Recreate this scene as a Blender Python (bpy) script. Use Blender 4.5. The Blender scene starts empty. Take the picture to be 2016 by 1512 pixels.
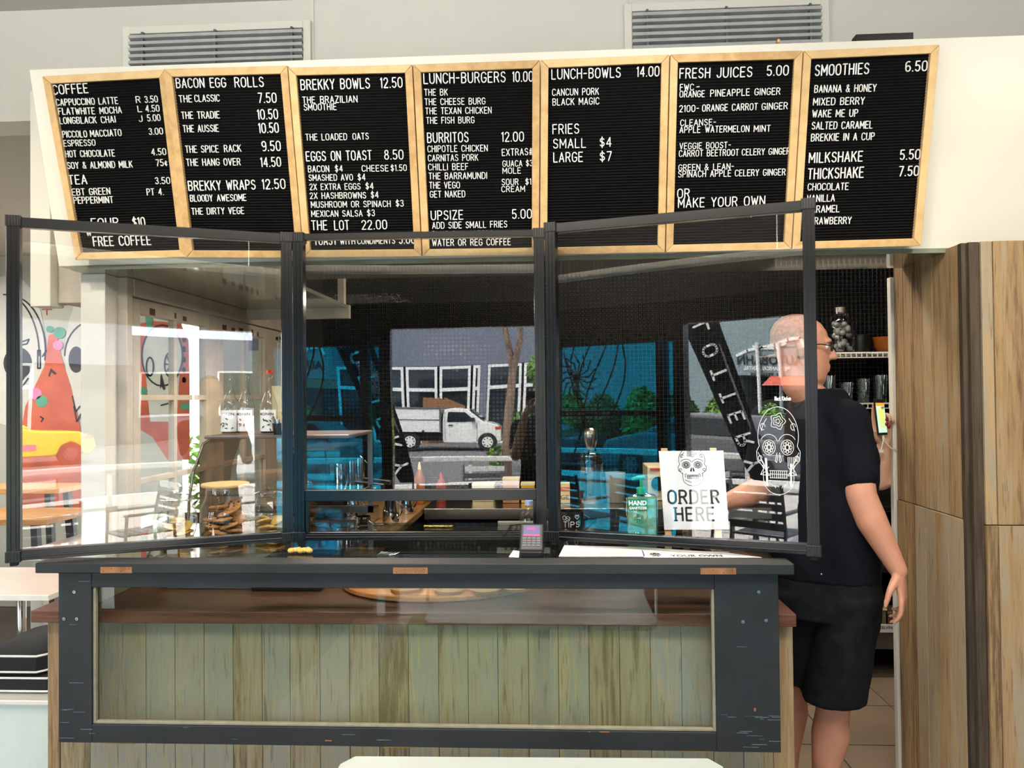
import bpy, math, random
from mathutils import Vector, Matrix
from math import sin, cos, pi, radians, atan2, sqrt
random.seed(7)
sc = bpy.context.scene
COL = sc.collection

# ------------------------------------------------------------------ camera
FPX, EYE = 1514.0, 1.6
cd = bpy.data.cameras.new('camera'); cam = bpy.data.objects.new('camera', cd); COL.objects.link(cam)
cd.sensor_width = 36; cd.lens = 36*FPX/2016; cd.clip_start = 0.02; cd.clip_end = 400
RM = Matrix.Rotation(radians(3.1), 3, 'Z') @ Matrix.Rotation(radians(90.9), 3, 'X') @ Matrix.Rotation(radians(-.6), 3, 'Z')
cam.matrix_world = Matrix.Translation((0, 0, EYE)) @ RM.to_4x4()
sc.camera = cam

# ------------------------------------------------------------------ light and exposure
sc.view_settings.view_transform = 'Standard'; sc.view_settings.look = 'None'
sc.view_settings.gamma = 1; sc.view_settings.use_curve_mapping = False
sc.view_settings.exposure = 0.22
sc.cycles.use_denoising = True
sc.cycles.max_bounces = 8; sc.cycles.diffuse_bounces = 4; sc.cycles.glossy_bounces = 5
sc.cycles.transmission_bounces = 8; sc.cycles.transparent_max_bounces = 24
sc.cycles.caustics_reflective = False; sc.cycles.caustics_refractive = False
sc.cycles.sample_clamp_indirect = 8
SKY = 9.0
w = bpy.data.worlds.new('sky'); sc.world = w; w.use_nodes = True
nt = w.node_tree; nt.nodes.clear()
bg = nt.nodes.new('ShaderNodeBackground'); bg.inputs[1].default_value = SKY
tc = nt.nodes.new('ShaderNodeTexCoord'); nz = nt.nodes.new('ShaderNodeTexNoise'); nz.inputs['Scale'].default_value = 2.2
nz.inputs['Detail'].default_value = 5
rp = nt.nodes.new('ShaderNodeValToRGB'); rp.color_ramp.elements[0].position = .38; rp.color_ramp.elements[1].position = .62
rp.color_ramp.elements[0].color = (.66, .82, 1, 1); rp.color_ramp.elements[1].color = (1, .985, .95, 1)
ow = nt.nodes.new('ShaderNodeOutputWorld')
nt.links.new(tc.outputs['Generated'], nz.inputs['Vector']); nt.links.new(nz.outputs['Fac'], rp.inputs['Fac'])
nt.links.new(rp.outputs[0], bg.inputs[0]); nt.links.new(bg.outputs[0], ow.inputs[0])
sd = bpy.data.lights.new('sun', 'SUN'); sd.energy = 26; sd.angle = radians(.6); sd.color = (1, .94, .84)
sun = bpy.data.objects.new('sun', sd); COL.objects.link(sun)
sun.rotation_euler = Vector((.35, -.42, -1.0)).to_track_quat('-Z', 'Y').to_euler()

def spot(x, y, z, tx, ty, tz, power, ang=70, blend=.6, col=(1, .90, .76), size=.04):
    l = bpy.data.lights.new('downlight_bulb', 'SPOT'); l.energy = power; l.spot_size = radians(ang); l.spot_blend = blend
    l.color = col; l.shadow_soft_size = size
    o = bpy.data.objects.new('downlight_bulb', l); COL.objects.link(o); o.location = (x, y, z)
    o.rotation_euler = (Vector((tx, ty, tz)) - Vector((x, y, z))).to_track_quat('-Z', 'Y').to_euler()
def area(x, y, z, sx, sy, power, col=(1, .9, .78), rot=(0, 0, 0)):  # unseen fill lights added to brighten the rooms
    l = bpy.data.lights.new('ceiling_panel_light', 'AREA'); l.shape = 'RECTANGLE'; l.size = sx; l.size_y = sy; l.energy = power; l.color = col
    o = bpy.data.objects.new('ceiling_panel_light', l); COL.objects.link(o); o.location = (x, y, z); o.rotation_euler = rot
LAMPS = [(-2.2, 1.55), (-.9, 1.55), (.35, 1.55), (1.75, 1.35)]
for (lx, ly) in LAMPS:
    spot(lx, ly, 2.98, lx + (.1 if lx < 1 else -.05), 2.4, 1.75, 48 if lx < 1 else 64, 100, .8)
area(0, .6, 2.96, 3.2, .5, 62)                   # added soft fill over the queue, without a fitting
area(-4.3, 4.3, 2.6, 1.6, 1.2, 75, (1, .93, .84)) # fill added to light the dining room
area(.6, 3.9, 2.92, 1.2, .3, 40, (1, .86, .68))   # fill added to brighten the dark kitchen
area(-.9, 3.35, 2.04, .5, .3, 16, (1, .88, .72))    # added under the left soffit to brighten jars and window wall
area(-.9, .35, 2.45, 3.4, .3, 170, (1, .95, .88), (pi, 0, 0))   # uplight added to lift the upper wall and ceiling
area(1.9, .35, 2.45, 1.6, .3, 60, (1, .95, .88), (pi, 0, 0))  # right-hand part of the added uplight
spot(1.75, 3.6, 2.9, 2.0, 4.9, 1.9, 34, 46, .7)

# ------------------------------------------------------------------ pixel helpers (photograph pixels -> world at a real depth)
def D(px, py): return RM @ Vector(((px-1008)/FPX, -(py-756)/FPX, -1))
CAM = Vector((0, 0, EYE))
def P(px, py, Y): v = D(px, py); return CAM + v*(Y/v.y)
def PX(px, py, X): v = D(px, py); return CAM + v*(X/v.x)
def PZ(px, py, Z): v = D(px, py); return CAM + v*((Z-EYE)/v.z)
LEAN = Vector((0, 1, .2414)); LK = 2.40 + 2.657*.2414; LEAN_N = LEAN.normalized()
def PB(px, py, off=0.0):   # on the leaning menu-board plane, off metres towards the room
    v = D(px, py); t = (LK - off*LEAN.length - LEAN.dot(CAM))/LEAN.dot(v); return CAM + v*t

# ------------------------------------------------------------------ materials
def lin(c): 
    c = c/255.0
    return c/12.92 if c <= .04045 else ((c+.055)/1.055)**2.4
def S(r, g, b): return (lin(r), lin(g), lin(b), 1)
MATS = {}
def mat(name, rgb, rough=.5, metal=0.0, var=.08, scale=18, bump=0.0, spec=.5, emit=None, es=1.0, coat=0, stretch=None):
    if name in MATS: return MATS[name]
    m = bpy.data.materials.new(name); m.use_nodes = True; n = m.node_tree; b = n.nodes['Principled BSDF']
    c = S(*rgb); L = n.links.new
    tc = n.nodes.new('ShaderNodeTexCoord'); nz = n.nodes.new('ShaderNodeTexNoise'); nz.inputs['Scale'].default_value = scale
    nz.inputs['Detail'].default_value = 4
    if stretch:
        mp = n.nodes.new('ShaderNodeMapping'); mp.inputs['Scale'].default_value = stretch
        L(tc.outputs['Object'], mp.inputs[0]); L(mp.outputs[0], nz.inputs['Vector'])
    else: L(tc.outputs['Object'], nz.inputs['Vector'])
    r = n.nodes.new('ShaderNodeValToRGB'); r.color_ramp.elements[0].position = .3; r.color_ramp.elements[1].position = .7
    r.color_ramp.elements[0].color = tuple(x*(1-var) for x in c[:3]) + (1,)
    r.color_ramp.elements[1].color = tuple(min(1, x*(1+var)) for x in c[:3]) + (1,)
    L(nz.outputs['Fac'], r.inputs[0]); L(r.outputs[0], b.inputs['Base Color'])
    b.inputs['Roughness'].default_value = rough; b.inputs['Metallic'].default_value = metal
    b.inputs['Specular IOR Level'].default_value = spec
    if coat: b.inputs['Coat Weight'].default_value = coat; b.inputs['Coat Roughness'].default_value = .05
    if bump:
        bp = n.nodes.new('ShaderNodeBump'); bp.inputs['Strength'].default_value = bump; bp.inputs['Distance'].default_value = .004
        L(nz.outputs['Fac'], bp.inputs['Height']); L(bp.outputs[0], b.inputs['Normal'])
    if emit: b.inputs['Emission Color'].default_value = S(*emit); b.inputs['Emission Strength'].default_value = es
    MATS[name] = m; return m

def wood(name, cols, grain=(9, 9, .55), bump=.35, rough=.65, seed_mix=.6, patch=1.6, cracks=True):
    """weathered timber: long grain noise, broad patches, dark cracks; every board (object) gets its own offset"""
    m = bpy.data.materials.new(name); m.use_nodes = True; n = m.node_tree; b = n.nodes['Principled BSDF']; L = n.links.new
    ge = n.nodes.new('ShaderNodeNewGeometry'); oi = n.nodes.new('ShaderNodeObjectInfo')
    off = n.nodes.new('ShaderNodeVectorMath'); off.operation = 'ADD'
    sc_ = n.nodes.new('ShaderNodeMath'); sc_.operation = 'MULTIPLY'; sc_.inputs[1].default_value = 37.0
    L(oi.outputs['Random'], sc_.inputs[0]); cb = n.nodes.new('ShaderNodeCombineXYZ')
    for i in range(3): L(sc_.outputs[0], cb.inputs[i])
    L(ge.outputs['Position'], off.inputs[0]); L(cb.outputs[0], off.inputs[1])
    def noise(scale, vec, det=6, rg=.6):
        mp = n.nodes.new('ShaderNodeMapping'); mp.inputs['Scale'].default_value = vec; L(off.outputs[0], mp.inputs[0])
        z = n.nodes.new('ShaderNodeTexNoise'); z.inputs['Scale'].default_value = scale; z.inputs['Detail'].default_value = det
        z.inputs['Roughness'].default_value = rg; L(mp.outputs[0], z.inputs['Vector']); return z
    g1 = noise(9, grain, 8, .65); g2 = noise(patch, tuple(x*.5 for x in grain), 3); g3 = noise(30, (3*grain[0]/9, 3*grain[1]/9, .22*grain[2]/.55), 3)
    add = n.nodes.new('ShaderNodeMath'); add.operation = 'MULTIPLY_ADD'; add.inputs[1].default_value = .55; L(g1.outputs[0], add.inputs[0])
    m2 = n.nodes.new('ShaderNodeMath'); m2.operation = 'MULTIPLY'; m2.inputs[1].default_value = .45; L(g2.outputs[0], m2.inputs[0]); L(m2.outputs[0], add.inputs[2])
    a2 = n.nodes.new('ShaderNodeMath'); a2.operation = 'MULTIPLY_ADD'; a2.inputs[1].default_value = .22; L(oi.outputs['Random'], a2.inputs[0])
    sb = n.nodes.new('ShaderNodeMath'); sb.operation = 'SUBTRACT'; sb.inputs[1].default_value = .11; L(add.outputs[0], sb.inputs[0]); L(sb.outputs[0], a2.inputs[2])
    r = n.nodes.new('ShaderNodeValToRGB'); e = r.color_ramp.elements; k = len(cols)
    e[0].position = .33; e[0].color = S(*cols[0]); e[1].position = .67; e[1].color = S(*cols[-1])
    for i in range(1, k-1):
        q = e.new(.33 + .34*i/(k-1)); q.color = S(*cols[i])
    L(a2.outputs[0], r.inputs[0]); last = r.outputs[0]
    if cracks:
        cr = n.nodes.new('ShaderNodeValToRGB'); cr.color_ramp.elements[0].position = .30; cr.color_ramp.elements[1].position = .42
        cr.color_ramp.elements[0].color = (.62, .57, .52, 1); cr.color_ramp.elements[1].color = (1, 1, 1, 1); L(g3.outputs[0], cr.inputs[0])
        mx = n.nodes.new('ShaderNodeMix'); mx.data_type = 'RGBA'; mx.blend_type = 'MULTIPLY'; mx.inputs[0].default_value = 1
        L(last, mx.inputs[6]); L(cr.outputs[0], mx.inputs[7]); last = mx.outputs[2]
    L(last, b.inputs['Base Color']); b.inputs['Roughness'].default_value = rough; b.inputs['Specular IOR Level'].default_value = .3
    bp = n.nodes.new('ShaderNodeBump'); bp.inputs['Strength'].default_value = bump; bp.inputs['Distance'].default_value = .003
    L(g3.outputs[0], bp.inputs['Height']); L(bp.outputs[0], b.inputs['Normal'])
    MATS[name] = m; return m

def clear(name, tint=(1, 1, 1), ior=1.5, rough=0.0, wave=0.0, wscale=1.5, k=1.0, refl=(1, 1, 1)):
    """thin transparent sheet: fresnel reflection over straight-through transparency"""
    m = bpy.data.materials.new(name); m.use_nodes = True; n = m.node_tree; n.nodes.clear(); L = n.links.new
    o = n.nodes.new('ShaderNodeOutputMaterial'); t = n.nodes.new('ShaderNodeBsdfTransparent'); t.inputs[0].default_value = (*tint, 1)
    g = n.nodes.new('ShaderNodeBsdfGlossy'); g.inputs['Roughness'].default_value = rough; g.inputs[0].default_value = (*refl, 1)
    f = n.nodes.new('ShaderNodeFresnel'); mx = n.nodes.new('ShaderNodeMixShader')
    ge = n.nodes.new('ShaderNodeNewGeometry'); ir = n.nodes.new('ShaderNodeMix'); ir.inputs[2].default_value = ior; ir.inputs[3].default_value = 1/ior   # same reflectance from both faces
    L(ge.outputs['Backfacing'], ir.inputs[0]); L(ir.outputs[0], f.inputs[0])
    if wave:
        tc = n.nodes.new('ShaderNodeTexCoord'); mp = n.nodes.new('ShaderNodeMapping'); mp.inputs['Scale'].default_value = (.5, .5, 1.0)
        z = n.nodes.new('ShaderNodeTexNoise'); z.inputs['Scale'].default_value = wscale; z.inputs['Detail'].default_value = .5
        bp = n.nodes.new('ShaderNodeBump'); bp.inputs['Strength'].default_value = 1; bp.inputs['Distance'].default_value = wave
        L(tc.outputs['Object'], mp.inputs[0]); L(mp.outputs[0], z.inputs['Vector']); L(z.outputs[0], bp.inputs['Height']); L(bp.outputs[0], g.inputs['Normal'])
    mu = n.nodes.new('ShaderNodeMath'); mu.operation = 'MULTIPLY'; mu.inputs[1].default_value = k; mu.use_clamp = True
    L(f.outputs[0], mu.inputs[0]); L(mu.outputs[0], mx.inputs[0]); L(t.outputs[0], mx.inputs[1]); L(g.outputs[0], mx.inputs[2]); L(mx.outputs[0], o.inputs[0])
    MATS[name] = m; return m

wood('counter_wood', [(108, 91, 68), (146, 128, 98), (152, 141, 119), (140, 137, 126), (166, 146, 110)], patch=2.6)
wood('partition_wood', [(104, 82, 60), (144, 118, 86), (160, 132, 96), (152, 142, 124), (172, 142, 102)], patch=2.2)
wood('dark_plank', [(50, 42, 34), (78, 66, 54), (98, 84, 68)])
wood('sill_wood', [(60, 36, 28), (86, 52, 40), (104, 68, 52)], grain=(.55, 9, 9), rough=.45)
wood('oak', [(186, 148, 98), (210, 174, 122), (222, 190, 140)], grain=(3, 3, 3), cracks=False, bump=.1, rough=.45)
wood('table_wood', [(170, 122, 76), (196, 150, 100), (206, 164, 116)], grain=(1, 6, 6), cracks=False, bump=.1, rough=.4)
wood('board_wood', [(120, 66, 36), (176, 108, 62), (206, 146, 92)], grain=(.8, 7, 7), cracks=False, bump=.1, rough=.4)
wood('bark', [(92, 74, 62), (140, 118, 102), (168, 148, 132)], grain=(5, 5, 2), bump=.6, rough=.9)
M = lambda k: MATS[k]
clear('acrylic', ior=1.49, wave=.0022, wscale=2.2, k=1.25)
clear('sash_glass', tint=(.93, .96, .93), ior=1.5, k=1.2)
clear('glass_top', tint=(.86, .92, .9), ior=1.5)
clear('jar_glass', tint=(.93, .95, .95), ior=1.45, rough=.02, k=1.6)
clear('window_glass', tint=(.95, .97, .95), ior=1.45, k=.8)
clear('blue_glass', tint=(.09, .58, .74), ior=1.45, k=.7)
clear('dark_clear', tint=(.86, .83, .81), ior=1.5, rough=.02, k=1.5)
mat('white_paint', (214, 211, 202), .55, var=.03, scale=2)
mat('white_wall', (205, 203, 196), .6, var=.03, scale=1.2)
mat('bulk_white', (226, 222, 210), .4, var=.02, scale=1)
mat('ceiling_paint', (176, 174, 166), .7, var=.04, scale=1)
mat('soffit_gloss', (128, 132, 114), .08, var=.1, scale=2, coat=.3)
mat('far_wall', (176, 178, 168), .6, var=.05, scale=2)
mat('dark_room', (60, 58, 55), .8)
mat('felt', (13, 13, 15), .85, var=.3, scale=60, spec=.15)
mat('letter_white', (240, 240, 238), .45, var=.01)
mat('black_alu', (11, 12, 15), .24, 0, var=.25, scale=6, spec=.5)
mat('black_plastic', (14, 14, 16), .35)
mat('slat_grey', (168, 170, 170), .45)
mat('grey_alu', (120, 124, 128), .35, .8)
mat('navy_paint', (27, 29, 33), .55, var=.35, scale=5, bump=.2)
mat('scuff', (92, 106, 116), .6, var=.3, scale=60)
mat('bare_wood', (136, 92, 60), .7, var=.3, scale=30)
mat('brass', (190, 160, 92), .3, .9)
mat('steel', (176, 170, 162), .25, 1.0, var=.12, scale=8)
mat('chrome', (205, 205, 205), .08, 1.0)
mat('old_paint', (186, 176, 160), .55, var=.12, scale=9, bump=.2)
mat('bead_paint', (132, 126, 108), .6, var=.15, scale=30)
mat('key_grey', (92, 94, 100), .5)
mat('table_white', (168, 176, 172), .3, var=.02)
mat('rust_chip', (96, 60, 40), .8)
mat('tile_black', (8, 8, 9), .16, var=.3, scale=30, spec=.25)
mat('grout', (14, 14, 14), .9)
mat('kitchen_black', (16, 15, 15), .6)
mat('bench_tan', (118, 90, 54), .3, var=.1, scale=4)
mat('skin', (192, 136, 112), .5, var=.1, scale=14, bump=.15)
mat('skin_light', (212, 168, 140), .5, var=.06, scale=14)
mat('hair_ginger', (166, 112, 84), .8, var=.3, scale=80)
mat('hair_dark', (40, 28, 22), .7)
mat('shirt_black', (18, 20, 27), .9, var=.25, scale=8, bump=.3, spec=.1)
mat('shorts_black', (24, 24, 27), .9, var=.3, scale=25, bump=.3, spec=.1)
mat('nail_red', (110, 14, 24), .2)
mat('floor_tile', (150, 132, 114), .35, var=.12, scale=3)
mat('grout_floor', (84, 76, 68), .8)
mat('white_plastic', (224, 222, 214), .3, var=.02)
mat('white_laminate', (222, 216, 208), .22, var=.02)
mat('black_fabric', (22, 22, 26), .9, var=.2, scale=120)
mat('piping_white', (232, 230, 224), .5)
mat('asphalt', (92, 92, 94), .9, var=.12, scale=30)
mat('paver', (170, 165, 160), .7, var=.08, scale=3)
mat('grass', (104, 112, 66), .95, var=.4, scale=60, bump=.8)
mat('leaf', (98, 140, 48), .7, var=.4, scale=8)
mat('leaf_dark', (52, 84, 34), .7, var=.4, scale=8)
mat('slate_wall', (104, 110, 126), .7, var=.04, scale=1)
mat('teal_wall', (128, 146, 148), .7, var=.04, scale=1)
mat('car_white', (232, 232, 230), .25, coat=.6, var=.01)
mat('car_grey', (96, 97, 100), .3, var=.04)
mat('car_yellow', (214, 230, 40), .25, coat=.6, var=.03)
mat('car_dark', (40, 44, 50), .25, coat=.6)
mat('rubber', (24, 24, 26), .8)
mat('car_glass', (30, 38, 44), .05)
mat('lamp_red', (200, 60, 30), .2)
mat('orange', (222, 112, 44), .5)
mat('cream', (226, 214, 170), .5)
mat('tent_red', (196, 92, 74), .6)
mat('blue_sign', (60, 130, 190), .5)
mat('print_black', (22, 20, 26), .6)
mat('print_grey', (96, 92, 100), .6)
mat('paper', (232, 234, 240), .5, var=.01)
mat('gel_green', (128, 176, 142), .2, var=.2, scale=50)
mat('pump_green', (18, 140, 92), .35)
mat('label_green', (20, 130, 84), .5)
mat('cookie', (176, 124, 72), .85, var=.3, scale=30, bump=.6)
mat('cookie_pale', (214, 176, 96), .85, var=.2, scale=20, bump=.5)
mat('chocolate', (52, 30, 20), .6)
mat('bun', (206, 158, 106), .7, var=.2, scale=10)
mat('mural_orange', (190, 92, 66), .7, var=.2, scale=4)
mat('mural_green', (74, 148, 118), .7, var=.2, scale=6)
mat('mural_pink', (206, 126, 168), .7, var=.2, scale=6)
mat('mural_white', (196, 198, 192), .7, var=.05)
mat('mural_line', (46, 46, 52), .7)
mat('amber', (140, 76, 24), .3, var=.2)
mat('screen_glow', (70, 66, 120), .3, emit=(96, 88, 150), es=.15)
mat('screen_pink', (170, 50, 110), .3, emit=(150, 50, 110), es=.12)
mat('phone_screen', (180, 220, 190), .3, emit=(186, 226, 196), es=.8)
mat('phone_yellow', (190, 200, 60), .3, emit=(200, 208, 70), es=.7)
mat('phone_orange', (220, 150, 50), .3, emit=(220, 150, 50), es=.7)
mat('lamp_lens', (255, 240, 214), .3, emit=(255, 232, 200), es=6)
mat('tissue', (206, 222, 226), .8)
mat('syrup', (150, 96, 40), .15)
mat('parapet', (196, 204, 206), .6)

# ------------------------------------------------------------------ mesh builder
class MB:
    def __init__(s): s.v = []; s.f = []; s.T = None
    def add(s, vs, fs):
        k = len(s.v)
        if s.T is not None: vs = [s.T @ Vector(v) for v in vs]
        s.v += [tuple(v) for v in vs]; s.f += [tuple(i+k for i in f) for f in fs]; return s
    def box(s, x0, x1, y0, y1, z0, z1):
        if x0 > x1: x0, x1 = x1, x0
        if y0 > y1: y0, y1 = y1, y0
        if z0 > z1: z0, z1 = z1, z0
        return s.add([(x0,y0,z0),(x1,y0,z0),(x1,y1,z0),(x0,y1,z0),(x0,y0,z1),(x1,y0,z1),(x1,y1,z1),(x0,y1,z1)],
              [(0,3,2,1),(4,5,6,7),(0,1,5,4),(1,2,6,5),(2,3,7,6),(3,0,4,7)])
    def cbox(s, c, sx, sy, sz): return s.box(c[0]-sx/2, c[0]+sx/2, c[1]-sy/2, c[1]+sy/2, c[2]-sz/2, c[2]+sz/2)
    def prism(s, pts, off):
        pts = [Vector(p) for p in pts]; off = Vector(off); n = len(pts)
        vs = pts + [p+off for p in pts]
        nrm = Vector((0,0,0))
        for i in range(n): nrm += pts[i].cross(pts[(i+1) % n])
        fs = [tuple(range(n)), tuple(range(2*n-1, n-1, -1))] + [(i, i+n, (i+1) % n + n, (i+1) % n) for i in range(n)]
        if nrm.dot(off) > 0: fs = [tuple(reversed(f)) for f in fs]
        return s.add(vs, fs)
    def ring(s, c, ax, r, n, r2=None, up=None, ph=0):
        ax = Vector(ax).normalized(); a = Vector(up) if up is not None else (Vector((0,0,1)) if abs(ax.z) < .9 else Vector((1,0,0)))
        u = ax.cross(a)
        if u.length < 1e-5: u = ax.cross(Vector((1,0,0)))
        u.normalize(); v = ax.cross(u).normalized(); r2 = r if r2 is None else r2
        return [Vector(c) + u*(r*cos(2*pi*i/n+ph)) + v*(r2*sin(2*pi*i/n+ph)) for i in range(n)]
    def loft(s, rings, cap=True):
        n = len(rings[0]); vs = [p for r in rings for p in r]; fs = []
        for j in range(len(rings)-1):
            for i in range(n):
                a = j*n+i; b = j*n+(i+1) % n; fs.append((a, b, b+n, a+n))
        if cap: fs.append(tuple(range(n-1, -1, -1))); fs.append(tuple(range(len(vs)-n, len(vs))))
        return s.add(vs, fs)
    def cyl(s, p0, p1, r0, r1=None, n=16, cap=True):
        r1 = r0 if r1 is None else r1; ax = Vector(p1)-Vector(p0)
        return s.loft([s.ring(p0, ax, r0, n), s.ring(p1, ax, r1, n)], cap)
    def lathe(s, c, prof, n=24, cap=True):
        c = Vector(c); return s.loft([[c+Vector((r*cos(2*pi*i/n), r*sin(2*pi*i/n), z)) for i in range(n)] for r, z in prof], cap)
    def tube(s, pts, r, n=8, r2=None, up=None):
        pts = [Vector(p) for p in pts]; rg = []
        for i, p in enumerate(pts):
            t = pts[min(i+1, len(pts)-1)] - pts[max(i-1, 0)]
            rr = r[i] if isinstance(r, (list, tuple)) else r
            q = (r2[i] if isinstance(r2, (list, tuple)) else r2) if r2 is not None else None
            rg.append(s.ring(p, t, rr, n, q, up))
        return s.loft(rg)
    def sphere(s, c, r, n=12, m=8, sz=None):
        c = Vector(c); rx, ry, rz = (r, r, r) if not isinstance(r, tuple) else r
        return s.loft([[c+Vector((rx*sin(pi*j/m)*cos(2*pi*i/n), ry*sin(pi*j/m)*sin(2*pi*i/n), -rz*cos(pi*j/m))) for i in range(n)] for j in [.02]+list(range(1, m))+[m-.02]])
    def chain(s, pts, rad, n=12):
        for i in range(len(pts)-1): s.cyl(pts[i], pts[i+1], rad[i], rad[i+1], n)
        for p, r in zip(pts, rad): s.sphere(p, r, n, 8)
        return s
    def stroke(s, O, U, V, N, pts, w, t):
        """flat ribbon along 2D points in the U,V plane, thickness t along N"""
        O = Vector(O); n = len(pts)
        for i in range(n-1):
            a = Vector((pts[i][0], pts[i][1])); b = Vector((pts[i+1][0], pts[i+1][1])); d = b-a
            if d.length < 1e-7: continue
            d.normalize(); q = Vector((-d.y, d.x)); h = w/2
            c2 = [a-q*h, a-d*h*.75-q*h*.45, a-d*h*.75+q*h*.45, a+q*h, b+q*h, b+d*h*.75+q*h*.45, b+d*h*.75-q*h*.45, b-q*h]
            s.prism([O+U*c.x+V*c.y for c in c2], N*t)
        return s

def mesh(name, mb, m, smooth=False):
    me = bpy.data.meshes.new(name); me.from_pydata(mb.v, [], mb.f); me.update()
    if m: me.materials.append(MATS[m] if isinstance(m, str) else m)
    if smooth:
        me.polygons.foreach_set('use_smooth', [True]*len(me.polygons)); me.set_sharp_from_angle(angle=radians(40))
    return me
WORLD = {}
def put(o, parent):
    if parent is not None:
        o.parent = parent; o.matrix_parent_inverse = WORLD.get(parent.name, Matrix.Identity(4)).inverted()
    WORLD[o.name] = Matrix.Identity(4) if parent is not None or True else None
def tag(o, label=None, cat=None, group=None, kind=None):
    if label: o['label'] = label
    if cat: o['category'] = cat
    if group: o['group'] = group
    if kind: o['kind'] = kind
    return o
def obj(name, mb, m, parent=None, smooth=False, bevel=0, label=None, cat=None, group=None, kind=None):
    """vertices are in world metres (or in the thing's own frame when the thing is a prototype at the origin)"""
    me = mb if isinstance(mb, bpy.types.Mesh) else mesh(name, mb, m, smooth)
    o = bpy.data.objects.new(name, me); COL.objects.link(o)
    if parent is not None:
        o.parent = parent
        o.matrix_parent_inverse = pmw(parent).inverted()
    if bevel:
        b = o.modifiers.new('bevel', 'BEVEL'); b.width = bevel; b.segments = 2; b.limit_method = 'ANGLE'; b.angle_limit = radians(50); b.harden_normals = False
    return tag(o, label, cat, group, kind)
def pmw(o):
    m = Matrix.Translation(o.location) @ o.rotation_euler.to_matrix().to_4x4()
    return (pmw(o.parent) @ o.matrix_parent_inverse @ m) if o.parent else m
def thing(name, label, cat, loc=(0, 0, 0), group=None, kind=None):
    o = bpy.data.objects.new(name, None); COL.objects.link(o); o.location = loc; o.empty_display_size = .05
    return tag(o, label, cat, group, kind)
def dup(o, delta, label=None, rotz=0):
    r = o.copy(); COL.objects.link(r); r.location = o.location + Vector(delta); r.rotation_euler.z += rotz
    if label: r['label'] = label
    def rec(a, b):
        for ch in list(a.children):
            c = ch.copy(); COL.objects.link(c); c.parent = b; rec(ch, c)
    rec(o, r); return r
def struct(name, mb, m, **k): return obj(name, mb, m, kind='structure', **k)

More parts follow.
